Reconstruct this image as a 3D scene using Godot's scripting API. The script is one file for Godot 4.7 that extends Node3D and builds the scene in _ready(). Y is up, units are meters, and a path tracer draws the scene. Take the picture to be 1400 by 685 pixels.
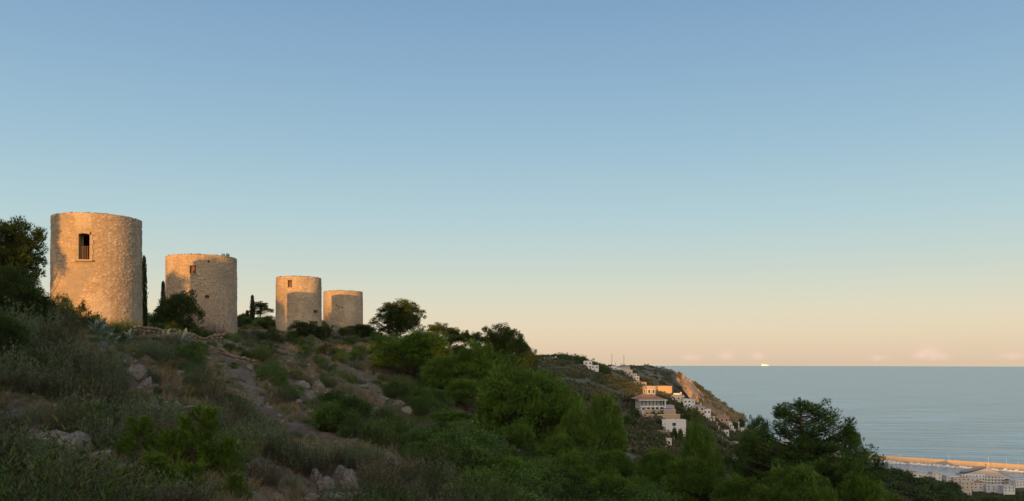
extends Node3D
# A dusk hillside with four round stone mill towers above a bay.
# Metres; the camera stands at the origin and looks along -Z. "depth" below means distance along -Z.

const F := 1200.0      # focal length in photograph pixels
const CX := 700.0
const HY := 492.0      # row of the eye level
const SEA := -140.0
const SUN_AZ := 15.0   # degrees to the left of straight behind the camera
const SUN_EL := 4.6
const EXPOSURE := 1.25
var rng := RandomNumberGenerator.new()
var taken := {}
var M := {}
var meshes := {}

# ---------------------------------------------------------------- geometry collector
class Geo:
	var v := PackedVector3Array()
	var n := PackedVector3Array()
	var c := PackedColorArray()
	var ix := PackedInt32Array()
	func tri(a: Vector3, b: Vector3, d: Vector3, col: Color) -> void:   # counter-clockwise seen from outside
		var nn := (b - a).cross(d - a).normalized()
		var k := v.size()
		v.append(a); v.append(d); v.append(b)
		n.append(nn); n.append(nn); n.append(nn)
		c.append(col); c.append(col); c.append(col)
		ix.append(k); ix.append(k + 1); ix.append(k + 2)
	func quad(a: Vector3, b: Vector3, d: Vector3, e: Vector3, col: Color) -> void:
		var nn := (b - a).cross(d - a).normalized()
		var k := v.size()
		v.append(a); v.append(b); v.append(d); v.append(e)
		for i in 4:
			n.append(nn); c.append(col)
		ix.append(k); ix.append(k + 2); ix.append(k + 1)
		ix.append(k); ix.append(k + 3); ix.append(k + 2)
	func box(at: Vector3, size: Vector3, col: Color, turn := 0.0, bev := 0.0) -> void:
		var h := size * 0.5
		var q := Basis(Vector3.UP, turn)
		var b := minf(bev, minf(h.x, minf(h.y, h.z)) * 0.5)
		if b <= 0.0:
			var p := []
			for s in [[-1, -1, -1], [1, -1, -1], [1, 1, -1], [-1, 1, -1], [-1, -1, 1], [1, -1, 1], [1, 1, 1], [-1, 1, 1]]:
				p.append(at + q * Vector3(s[0] * h.x, s[1] * h.y, s[2] * h.z))
			for f in [[4, 5, 6, 7], [1, 0, 3, 2], [5, 1, 2, 6], [0, 4, 7, 3], [7, 6, 2, 3], [0, 1, 5, 4]]:
				quad(p[f[0]], p[f[1]], p[f[2]], p[f[3]], col)
			return
		# chamfered on the upright edges and the top
		var ring := []
		for s in [[-1, -1, 0], [-1, -1, 1], [1, -1, 1], [1, -1, 0], [1, 1, 0], [1, 1, 1], [-1, 1, 1], [-1, 1, 0]]:
			var x: float = s[0] * (h.x - (b if s[2] == 1 else 0.0))
			var z: float = -s[1] * (h.z - (b if s[2] == 0 else 0.0))
			ring.append(Vector2(x, z))
		for i in 8:
			var a: Vector2 = ring[i]
			var d: Vector2 = ring[(i + 1) % 8]
			var a0 := at + q * Vector3(a.x, -h.y, a.y)
			var d0 := at + q * Vector3(d.x, -h.y, d.y)
			var a1 := at + q * Vector3(a.x, h.y - b, a.y)
			var d1 := at + q * Vector3(d.x, h.y - b, d.y)
			var k := Vector2((h.x - b) / h.x, (h.z - b) / h.z)
			var a2 := at + q * Vector3(a.x * k.x, h.y, a.y * k.y)
			var d2 := at + q * Vector3(d.x * k.x, h.y, d.y * k.y)
			quad(a0, d0, d1, a1, col)
			quad(a1, d1, d2, a2, col)
			tri(a2, d2, at + q * Vector3(0, h.y, 0), col)
	func tube(pts: Array, radii: Array, sides: int, col: Color) -> void:
		var base := v.size()
		for i in pts.size():
			var p: Vector3 = pts[i]
			var t: Vector3 = (pts[mini(i + 1, pts.size() - 1)] - pts[maxi(i - 1, 0)])
			t = t.normalized() if t.length() > 1e-6 else Vector3.UP
			var s := t.cross(Vector3(0.31, 0.17, 0.93)).normalized()
			var u := s.cross(t)
			for j in sides:
				var a := TAU * j / sides
				var d := s * cos(a) + u * sin(a)
				v.append(p + d * radii[i]); n.append(d); c.append(col)
		for i in pts.size() - 1:
			for j in sides:
				var a := base + i * sides + j
				var b := base + i * sides + (j + 1) % sides
				ix.append(a); ix.append(b); ix.append(a + sides)
				ix.append(b); ix.append(b + sides); ix.append(a + sides)
	func empty() -> bool:
		return ix.is_empty()
	func mesh() -> ArrayMesh:
		var arr := []
		arr.resize(Mesh.ARRAY_MAX)
		arr[Mesh.ARRAY_VERTEX] = v
		arr[Mesh.ARRAY_NORMAL] = n
		arr[Mesh.ARRAY_COLOR] = c
		arr[Mesh.ARRAY_INDEX] = ix
		var m := ArrayMesh.new()
		m.add_surface_from_arrays(Mesh.PRIMITIVE_TRIANGLES, arr)
		return m

# ---------------------------------------------------------------- naming helpers
func numbered(called: String) -> String:
	var k: int = taken.get(called, -1) + 1
	taken[called] = k
	return called if k == 0 else "%s_%03d" % [called, k]

func tag(o: Node, label: String, category: String, group := "") -> void:
	if label: o.set_meta("label", label)
	if category: o.set_meta("category", category)
	if group: o.set_meta("group", group)

func thing(called: String, label: String, category: String, where: Vector3, turn := 0.0, group := "") -> Node3D:
	var o := Node3D.new()
	o.name = numbered(called)
	add_child(o)
	o.position = where
	o.rotation.y = turn
	tag(o, label, category, group)
	return o

func part(called: String, mesh: Mesh, m: Material, parent: Node, where := Vector3.ZERO, turn := 0.0) -> MeshInstance3D:
	var o := MeshInstance3D.new()
	o.name = called
	o.mesh = mesh
	o.material_override = m
	o.position = where
	o.rotation.y = turn
	parent.add_child(o, true)
	return o

func struct(called: String, mesh: Mesh, m: Material) -> MeshInstance3D:
	var o := part(called, mesh, m, self)
	o.set_meta("kind", "structure")
	return o

func copy(o: Node3D, where: Vector3, turn: float, size: Vector3, label := "", group := "") -> Node3D:
	var r: Node3D = o.duplicate()
	var stem: String = o.get_meta("stem")
	r.name = numbered(stem)
	add_child(r)
	r.transform = Transform3D(Basis(Vector3.UP, turn).scaled_local(size), where)
	if label: r.set_meta("label", label)
	if group: r.set_meta("group", group)
	return r

func at(px: float, py: float, depth: float) -> Vector3:
	return Vector3((px - CX) / F * depth, (HY - py) / F * depth, -depth)

func lin(r: float, g: float, b: float) -> Color:
	return Color(r, g, b)

func jit(c: Color, amount: float) -> Color:
	var k := 1.0 + rng.randf_range(-amount, amount)
	return Color(c.r * k * (1.0 + rng.randf_range(-amount, amount) * 0.4), c.g * k, c.b * k * (1.0 + rng.randf_range(-amount, amount) * 0.4))

# ---------------------------------------------------------------- materials
func srgb(c: Color) -> Color:
	return c.linear_to_srgb()

func noise_tex(freq: float, lo: float, hi: float, size := 512, type := FastNoiseLite.TYPE_SIMPLEX_SMOOTH, octaves := 5, sd := 1) -> NoiseTexture2D:
	var nz := FastNoiseLite.new()
	nz.noise_type = type
	nz.frequency = freq
	nz.fractal_octaves = octaves
	nz.seed = sd
	var t := NoiseTexture2D.new()
	t.width = size; t.height = size
	t.seamless = true
	t.noise = nz
	var g := Gradient.new()
	g.set_color(0, Color(lo, lo, lo)); g.set_color(1, Color(hi, hi, hi))
	t.color_ramp = g
	return t

func mat(rough: float, tex: Texture2D = null, scale := 1.0, color := Color(1, 1, 1)) -> StandardMaterial3D:
	var m := StandardMaterial3D.new()
	m.vertex_color_use_as_albedo = true
	m.albedo_color = srgb(color)
	m.roughness = rough
	m.metallic_specular = 0.3
	if tex:
		m.albedo_texture = tex
		m.uv1_triplanar = true
		m.uv1_world_triplanar = true
		m.uv1_scale = Vector3.ONE * scale
	return m

func make_materials() -> void:
	var grain := noise_tex(0.02, 0.62, 1.0)
	var fine := noise_tex(0.05, 0.7, 1.0, 512, FastNoiseLite.TYPE_SIMPLEX_SMOOTH, 5, 7)
	M.ground = mat(0.95, grain, 0.23)
	M.rock = mat(0.9, fine, 0.6)



	M.stone = mat(0.92, fine, 1.1)
	M.wall = mat(0.85, fine, 0.35)
	M.bark = mat(0.9, fine, 2.0)
	M.leaf = mat(0.62)
	M.leaf.metallic_specular = 0.22
	M.leaf.backlight_enabled = true
	M.leaf.backlight = Color(0.5, 0.6, 0.25)
	M.grass = mat(0.8)
	M.grass.backlight_enabled = true
	M.grass.backlight = Color(0.35, 0.33, 0.25)
	M.plain = mat(0.75)
	M.metal = mat(0.5)
	M.metal.metallic = 0.5
	M.glass = mat(0.12)
	M.glass.metallic_specular = 0.6
	M.glossy = mat(0.3)
	var sea := StandardMaterial3D.new()
	sea.albedo_color = srgb(Color(0.085, 0.265, 0.37))
	sea.roughness = 0.22
	sea.metallic_specular = 0.5
	var sn := FastNoiseLite.new()
	sn.frequency = 0.012
	sn.fractal_octaves = 5
	sn.seed = 4
	var st := NoiseTexture2D.new()
	st.width = 1024; st.height = 1024; st.seamless = true; st.noise = sn
	st.as_normal_map = true; st.bump_strength = 6.0
	sea.normal_enabled = true
	sea.normal_texture = st
	sea.normal_scale = 0.35
	sea.uv1_triplanar = true
	sea.uv1_world_triplanar = true
	sea.uv1_scale = Vector3(0.0004, 0.01, 0.0018)
	var sa := noise_tex(0.01, 0.55, 1.0, 512, FastNoiseLite.TYPE_SIMPLEX_SMOOTH, 5, 12)
	sea.albedo_texture = sa
	M.sea = sea

# ---------------------------------------------------------------- sky
func sky_color(deg: float) -> Color:
	# air above the bay, as linear radiance, by height in degrees
	var stops := [[-1.0, 215, 191, 163], [0.3, 223, 199, 171], [1.0, 228, 206, 176], [1.8, 230, 213, 183], [3.0, 226, 217, 191], [4.6, 213, 217, 199], [6.5, 197, 213, 207], [9.0, 180, 207, 213], [13.0, 160, 193, 211], [18.0, 141, 176, 204], [22.5, 126, 162, 195], [35.0, 112, 150, 188], [60.0, 100, 138, 178], [90.0, 96, 134, 176]]
	for i in stops.size() - 1:
		var a: Array = stops[i]
		var b: Array = stops[i + 1]
		if deg <= b[0]:
			var t: float = clampf((deg - a[0]) / (b[0] - a[0]), 0, 1)
			var ca := Color8(a[1], a[2], a[3]).srgb_to_linear()
			var cb := Color8(b[1], b[2], b[3]).srgb_to_linear()
			return ca.lerp(cb, t)
	return Color8(96, 134, 176).srgb_to_linear()

func make_sky() -> PanoramaSkyMaterial:
	var rows := 1024
	var cols := 2048
	var im := Image.create(cols, rows, false, Image.FORMAT_RGBAF)
	for y in rows:
		var el := 90.0 - (y + 0.5) * 180.0 / rows
		var c := sky_color(maxf(el, -0.5))
		for x in cols:
			var az := (x + 0.5) / cols * TAU            # 0 ahead, growing to the right
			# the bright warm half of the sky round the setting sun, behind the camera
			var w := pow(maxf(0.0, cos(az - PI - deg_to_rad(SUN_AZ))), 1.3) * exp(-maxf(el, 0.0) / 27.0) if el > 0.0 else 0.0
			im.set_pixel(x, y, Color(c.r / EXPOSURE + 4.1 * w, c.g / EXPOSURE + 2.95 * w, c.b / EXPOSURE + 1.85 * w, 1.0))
	# small far clouds low over the sea
	var nz := FastNoiseLite.new()
	nz.seed = 5; nz.frequency = 0.09; nz.fractal_octaves = 4
	for cl in [[1270, 482, 15, 8], [1259, 486, 12, 4], [1285, 487, 14, 4], [993, 486, 12, 6], [1036, 487, 10, 5], [945, 489, 16, 4], [1200, 489, 14, 3], [1385, 487, 18, 4]]:
		var az0 := atan((cl[0] - CX) / F)
		var el0 := atan((HY - cl[1]) / F * cos(az0))
		var u0: float = az0 / TAU * cols
		var v0: float = (0.5 - el0 / PI) * rows
		var su: float = cl[2] / F / TAU * cols * 0.75
		var sv: float = cl[3] / F / PI * rows * 0.85
		for y in range(int(v0 - sv * 3 - 2), int(v0 + sv * 3 + 3)):
			for x in range(int(u0 - su * 3 - 2), int(u0 + su * 3 + 3)):
				var d := Vector2((x + 0.5 - u0) / maxf(su, 0.7), (y + 0.5 - v0) / maxf(sv, 0.7))
				var k: float = exp(-d.length_squared()) * clampf(0.75 + nz.get_noise_2d(x * 6.0, y * 9.0), 0, 1) * 0.6
				var xx := posmod(x, cols)
				var c := im.get_pixel(xx, y)
				im.set_pixel(xx, y, c.lerp(Color(1.02, 0.72, 0.60) * (1.0 / EXPOSURE), k))
	var s := PanoramaSkyMaterial.new()
	s.panorama = ImageTexture.create_from_image(im)
	return s

# ---------------------------------------------------------------- terrain
var tps_p: PackedVector2Array
var tps_w: PackedFloat64Array
var ang := PackedFloat32Array()
var rad := PackedFloat32Array()
var hgt := PackedFloat32Array()
const R0 := 3.0
const RK := 1.0215
const RN := 345

func control_points() -> Array:
	var out := []
	# seen in the photograph: [column, row, depth]
	for p in [
		[0, 690, 15], [130, 700, 16], [300, 700, 18], [450, 690, 22], [600, 705, 28], [740, 715, 36], [850, 722, 42], [1000, 712, 41], [1100, 716, 42], [1200, 735, 45], [1400, 860, 50], [1100, 775, 85], [1000, 745, 85],
		[60, 595, 23], [60, 500, 30], [50, 440, 38], [-60, 420, 36], [131, 452, 68], [60, 445, 62], [100, 460, 50],
		[200, 600, 24], [200, 535, 35], [195, 486, 50], [200, 462, 62], [275, 456, 90], [330, 458, 92], [245, 463, 74], [262, 465, 69], [304, 466, 70],
		[400, 640, 26], [400, 582, 38], [395, 542, 52], [400, 500, 75], [400, 470, 95], [408, 452, 114], [469, 453, 132],
		[520, 668, 27], [520, 602, 45], [520, 542, 68], [520, 492, 100], [525, 470, 135], [310, 540, 40],
		[640, 645, 38], [640, 562, 75], [640, 512, 110], [640, 494, 140], [640, 500, 200], [560, 480, 180], [450, 462, 180],
		[740, 645, 50], [740, 602, 90], [740, 560, 140], [740, 580, 250],
		[850, 705, 60], [850, 650, 140], [850, 640, 250], [835, 612, 300], [820, 566, 380], [820, 525, 680], [800, 503, 680], [770, 497, 780], [740, 500, 700], [700, 505, 600],
		[890, 604, 325], [890, 577, 358], [895, 550, 388], [872, 524, 860], [842, 506, 890], [885, 538, 620], [930, 622, 320], [935, 594, 355], [918, 594, 347], [935, 562, 410], [920, 548, 520],
		[985, 582, 560], [985, 630, 430], [1010, 600, 760], [1000, 715, 190], [1000, 670, 330],
		[740, 508, 2000], [850, 505, 2050], [800, 510, 1750], [870, 512, 1850], [850, 512, 1600], [905, 514, 1950], [850, 512, 2350], [915, 518, 2330], [800, 514, 2600], [905, 507, 2100], [932, 512, 2150], [958, 540, 2260], [980, 560, 2330], [985, 573, 1900], [960, 563, 1860], [870, 530, 1800], [930, 560, 1700], [860, 524, 1300], [780, 510, 1400],
		[930, 575, 1200]]:
		var q := at(p[0], p[1], p[2])
		out.append(Vector3(q.x, p[2], q.y))
	# lie of the land: x, depth, height; unseen hills and spur shaped for shade
	for p in [
		[0, 0, -1.7], [12, 4, -4.6], [-14, 4, 0.2], [0, 10, -2.8], [40, 0, -18], [-30, 10, 3.0], [-45, 20, 3.2], [-45, 50, 3.0], [-60, 60, 3.2], [-100, 80, 3.5], [-60, 100, 4.5], [-70, 140, 5.0],
		[-20, -20, 3.5], [-20, -60, 16], [0, -60, 15], [30, -60, 8], [60, -60, -4], [-66, -60, 6.5], [-88, -60, 12], [-45, -60, 13], [-66, -20, 5], [100, 50, -45], [200, 100, -72], [180, -20, -36], [264, -20, -46], [350, -30, -51], [450, -40, -57],
		[-100, -150, 13], [-128, -295, 18], [-262, -800, 55], [0, -150, 22], [100, -150, -10], [-157, -400, 27], [-100, -400, 24], [0, -400, 16], [200, -400, -50], [-207, -400, 82], [-260, -400, 112], [-370, -400, 205], [-600, -500, 340], [-900, -500, 420], [-950, -1000, 330], [-325, -1150, 58], [-420, -1150, 110], [-560, -1150, 220], [-600, 0, 90], [-300, 0, 35], [-300, 300, 15],
		[-300, 800, -6], [0, 900, -4], [-500, 2000, -60], [-150, 1200, -14], [-300, 1500, -40], [-110, 500, -4], [0, 2000, -12], [-800, 900, 50], [0, 3000, -60], [300, 2900, -150], [-500, 4000, -100], [600, 2700, -170],
		[150, 300, -62], [250, 350, -88], [250, 600, -80], [350, 700, -110], [500, 700, -122], [450, 850, -133], [520, 900, -137], [600, 850, -138], [400, 950, -131], [520, 1010, -138], [600, 985, -138.5], [330, 1050, -124], [600, 300, -118], [480, 60, -110], [700, 900, -139], [420, 1150, -146], [560, 1130, -152], [700, 1050, -152], [300, 1250, -134], [380, 1300, -148], [390, 1600, -146], [505, 1900, -149], [570, 2180, -150], [610, 2380, -152], [260, 1500, -110], [1000, 1500, -170], [1500, 500, -160], [800, 0, -125], [600, -600, -110], [2500, 2500, -180], [1000, 3500, -180],
		[-215, -650, 34], [-285, -650, 95], [-380, -650, 215], [-120, -650, 26], [-190, -520, 34], [-250, -900, 50], [-330, -900, 105], [-420, -900, 230], [-120, -900, 35], [-440, -1600, 90], [-800, -1600, 200], [-470, -2300, 110], [300, -1000, -60], [1500, -1500, -120], [-2500, -1500, 200], [-2500, 2500, 40], [-200, 3600, -150], [0, -2500, 50]]:
		out.append(Vector3(p[0], p[1], p[2]))
	return out

func solve_terrain() -> void:
	var cp := control_points()
	var m := cp.size()
	var size := m + 3
	var a := []
	for i in size:
		var row := PackedFloat64Array()
		row.resize(size + 1)
		a.append(row)
	tps_p.resize(m)
	for i in m:
		tps_p[i] = Vector2(cp[i].x, cp[i].y) * 0.01
	for i in m:
		var row: PackedFloat64Array = a[i]
		for j in m:
			var d2 := tps_p[i].distance_squared_to(tps_p[j])
			row[j] = d2 * log(d2) if d2 > 1e-12 else 0.0
		row[m] = 1.0; row[m + 1] = tps_p[i].x; row[m + 2] = tps_p[i].y
		row[size] = cp[i].z
		a[i] = row
	for k in 3:
		var row: PackedFloat64Array = a[m + k]
		for j in m:
			row[j] = 1.0 if k == 0 else (tps_p[j].x if k == 1 else tps_p[j].y)
		a[m + k] = row
	for col in size:
		var best := col
		for r in range(col + 1, size):
			if absf(a[r][col]) > absf(a[best][col]): best = r
		var t = a[col]; a[col] = a[best]; a[best] = t
		var pr: PackedFloat64Array = a[col]
		var inv := 1.0 / pr[col]
		for r in range(col + 1, size):
			var row: PackedFloat64Array = a[r]
			var f := row[col] * inv
			if f == 0.0: continue
			for j in range(col, size + 1):
				row[j] -= f * pr[j]
			a[r] = row
	tps_w.resize(size)
	for i in range(size - 1, -1, -1):
		var row: PackedFloat64Array = a[i]
		var s := row[size]
		for j in range(i + 1, size):
			s -= row[j] * tps_w[j]
		tps_w[i] = s / row[i]

func tps(x: float, depth: float) -> float:
	var p := Vector2(x, depth) * 0.01
	var m := tps_p.size()
	var s := tps_w[m] + tps_w[m + 1] * p.x + tps_w[m + 2] * p.y
	for i in m:
		var d2 := p.distance_squared_to(tps_p[i])
		if d2 > 1e-12:
			s += tps_w[i] * d2 * log(d2)
	return s

var bumps := FastNoiseLite.new()
var bumps2 := FastNoiseLite.new()
var patches := FastNoiseLite.new()

func raw_height(x: float, depth: float) -> float:
	var h := tps(x, depth)
	var d := sqrt(x * x + depth * depth)
	var near := clampf(1.0 - (d - 150.0) / 150.0, 0, 1)
	h += near * (bumps.get_noise_2d(x, depth) * 0.55 + bumps2.get_noise_2d(x, depth) * 0.22) * clampf(d / 14.0, 0.1, 1.0)
	var far := clampf((d - 250.0) / 500.0, 0, 1)
	h += far * bumps.get_noise_2d(x * 0.06, depth * 0.06) * lerpf(1.6, 5.0, clampf((d - 900.0) / 600.0, 0, 1)) * clampf((h + 145.0) / 60.0, 0.0, 1.0)
	return h

func make_ground() -> void:
	bumps.seed = 3; bumps.frequency = 0.16; bumps.fractal_octaves = 3
	bumps2.seed = 9; bumps2.frequency = 0.7; bumps2.fractal_octaves = 3
	patches.seed = 21; patches.frequency = 0.09; patches.fractal_octaves = 4
	solve_terrain()
	var a := -180.0
	while a < 180.0:
		ang.append(deg_to_rad(a))
		a += 0.25 if absf(a + 0.1) < 36.0 else 3.0
	ang.append(PI)
	for i in RN:
		rad.append(R0 * pow(RK, i))
	var cols := ang.size()
	hgt.resize(cols * RN)
	var g := Geo.new()
	g.v.resize(cols * RN); g.n.resize(cols * RN); g.c.resize(cols * RN)
	for j in cols:
		var sa := sin(ang[j])
		var ca := cos(ang[j])
		for i in RN:
			var x := rad[i] * sa
			var z := rad[i] * ca
			var h := raw_height(x, z)
			hgt[j * RN + i] = h
			g.v[j * RN + i] = Vector3(x, h, -z)
	make_track()
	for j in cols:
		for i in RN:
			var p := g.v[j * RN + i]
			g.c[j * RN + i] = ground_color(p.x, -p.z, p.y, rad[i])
	for j in cols - 1:
		for i in RN - 1:
			var k := j * RN + i
			g.ix.append(k); g.ix.append(k + 1); g.ix.append(k + RN)
			g.ix.append(k + 1); g.ix.append(k + RN + 1); g.ix.append(k + RN)
	# cap under the camera
	var mid := g.v.size()
	g.v.append(Vector3(0, raw_height(0, 0), 0)); g.c.append(lin(0.2, 0.16, 0.11)); g.n.append(Vector3.UP)
	for j in cols - 1:
		g.ix.append(mid); g.ix.append(j * RN); g.ix.append((j + 1) * RN)
	for j in cols:
		for i in RN:
			var k := j * RN + i
			var e := g.v[mini(j + 1, cols - 1) * RN + i] - g.v[maxi(j - 1, 0) * RN + i]
			var f := g.v[j * RN + mini(i + 1, RN - 1)] - g.v[j * RN + maxi(i - 1, 0)]
			g.n[k] = e.cross(f).normalized() * (1.0 if e.cross(f).y > 0 else -1.0)
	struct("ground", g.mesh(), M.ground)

func ground_color(x: float, z: float, h: float, r: float) -> Color:
	var p := patches.get_noise_2d(x, z)
	var q := bumps2.get_noise_2d(x * 0.7 + 50.0, z * 0.7)
	var soil := lin(0.135, 0.105, 0.068)
	var dry := lin(0.21, 0.165, 0.10)
	var grey := lin(0.225, 0.2, 0.165)
	var c := soil.lerp(dry, clampf(0.5 + p * 1.6, 0, 1)).lerp(grey, clampf(q * 1.8 - 0.1, 0, 1))
	if r < 90.0 and r > 12.0 and absf(x) < 40.0 and z > 0.0:
		var d := track_distance(x, z) + q * 0.8 + p * 0.8
		c = c.lerp(lin(0.25, 0.195, 0.125), 0.6 * clampf(1.0 - d * 1.3, 0, 1) * clampf(0.55 + 2.5 * bumps.get_noise_2d(x * 0.5, z * 0.5 + 20.0), 0.1, 1))
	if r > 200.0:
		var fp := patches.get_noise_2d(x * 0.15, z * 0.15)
		var scrub := lin(0.13, 0.132, 0.085)  # far scrub and earth lightened in place of distance haze
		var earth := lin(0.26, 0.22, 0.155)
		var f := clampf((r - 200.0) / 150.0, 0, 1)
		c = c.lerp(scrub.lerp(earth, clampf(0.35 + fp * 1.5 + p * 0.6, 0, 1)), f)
	return c

var track: Array[Vector2] = []

func make_track() -> void:
	# the worn footpath that winds down the slope
	for p in [[296, 500], [330, 512], [348, 524], [346, 545], [378, 570], [415, 590], [468, 612], [512, 645], [470, 672], [455, 700]]:
		var q := hit(p[0], p[1])
		track.append(Vector2(q.x, -q.z))

func track_distance(x: float, z: float) -> float:
	var best := 1e9
	var p := Vector2(x, z)
	for i in track.size() - 1:
		best = minf(best, p.distance_to(Geometry2D.get_closest_point_to_segment(p, track[i], track[i + 1])))
	return best

func ground_y(x: float, depth: float) -> float:
	var r := sqrt(x * x + depth * depth)
	if r <= R0: return raw_height(x, depth)
	var a := atan2(x, depth)
	var fi := clampf(log(r / R0) / log(RK), 0.0, RN - 1.001)
	var i := int(fi)
	var j := ang.bsearch(a) - 1
	j = clampi(j, 0, ang.size() - 2)
	var tj := clampf((a - ang[j]) / (ang[j + 1] - ang[j]), 0, 1)
	var ti := (r - rad[i]) / (rad[i + 1] - rad[i])
	var k := j * RN + i
	return lerpf(lerpf(hgt[k], hgt[k + 1], ti), lerpf(hgt[k + RN], hgt[k + RN + 1], ti), tj)

func on_ground(x: float, depth: float, sink := 0.0) -> Vector3:
	return Vector3(x, ground_y(x, depth) - sink, -depth)

func hit(px: float, py: float, from := 12.0) -> Vector3:
	# where the line of sight through a pixel meets the ground
	var d := from
	while d < 3500.0:
		var p := at(px, py, d)
		if p.y < ground_y(p.x, d): return on_ground(p.x, d)
		d *= 1.006
	return Vector3.INF

func make_sea() -> void:
	var g := Geo.new()
	var rs := []
	var r := 250.0
	while r < 46000.0:
		rs.append(r)
		r *= 1.09
	rs.append(46000.0)
	var cols := 96
	for i in rs.size():
		for j in cols + 1:
			var a := TAU * j / cols
			g.v.append(Vector3(rs[i] * sin(a), SEA - rs[i] * rs[i] / (2.0 * 6371000.0), -rs[i] * cos(a)))
			g.n.append(Vector3.UP); g.c.append(Color.WHITE)
	for i in rs.size() - 1:
		for j in cols:
			var k := i * (cols + 1) + j
			g.ix.append(k); g.ix.append(k + cols + 1); g.ix.append(k + 1)
			g.ix.append(k + 1); g.ix.append(k + cols + 1); g.ix.append(k + cols + 2)
	struct("sea", g.mesh(), M.sea)

# ---------------------------------------------------------------- mill towers
func cylinder_hit(px: float, py: float, c: Vector3, r: float) -> Vector2:
	# (angle round the tower, height above its base) of the point seen at a pixel; angle 0 faces +Z
	var d := Vector2((px - CX) / F, -1.0)
	var o := Vector2(-c.x, -c.z)
	var A := d.dot(d)
	var B := 2.0 * d.dot(o)
	var C := o.dot(o) - r * r
	var q := B * B - 4.0 * A * C
	var t := (-B - sqrt(maxf(q, 0.0))) / (2.0 * A)
	var p := o + d * t
	return Vector2(atan2(p.x, p.y), (HY - py) / F * t - c.y)

func in_opening(o: Dictionary, arc: float, y: float) -> bool:
	if absf(arc) > o.w * 0.5: return false
	var top: float = o.y1
	if o.rise > 0.0:
		top = o.y1 - o.rise * pow(absf(arc) / (o.w * 0.5), 2.0)
	if o.round:
		return Vector2(arc, y - (o.y0 + o.y1) * 0.5).length() < o.w * 0.5
	return y > o.y0 and y < top

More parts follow.
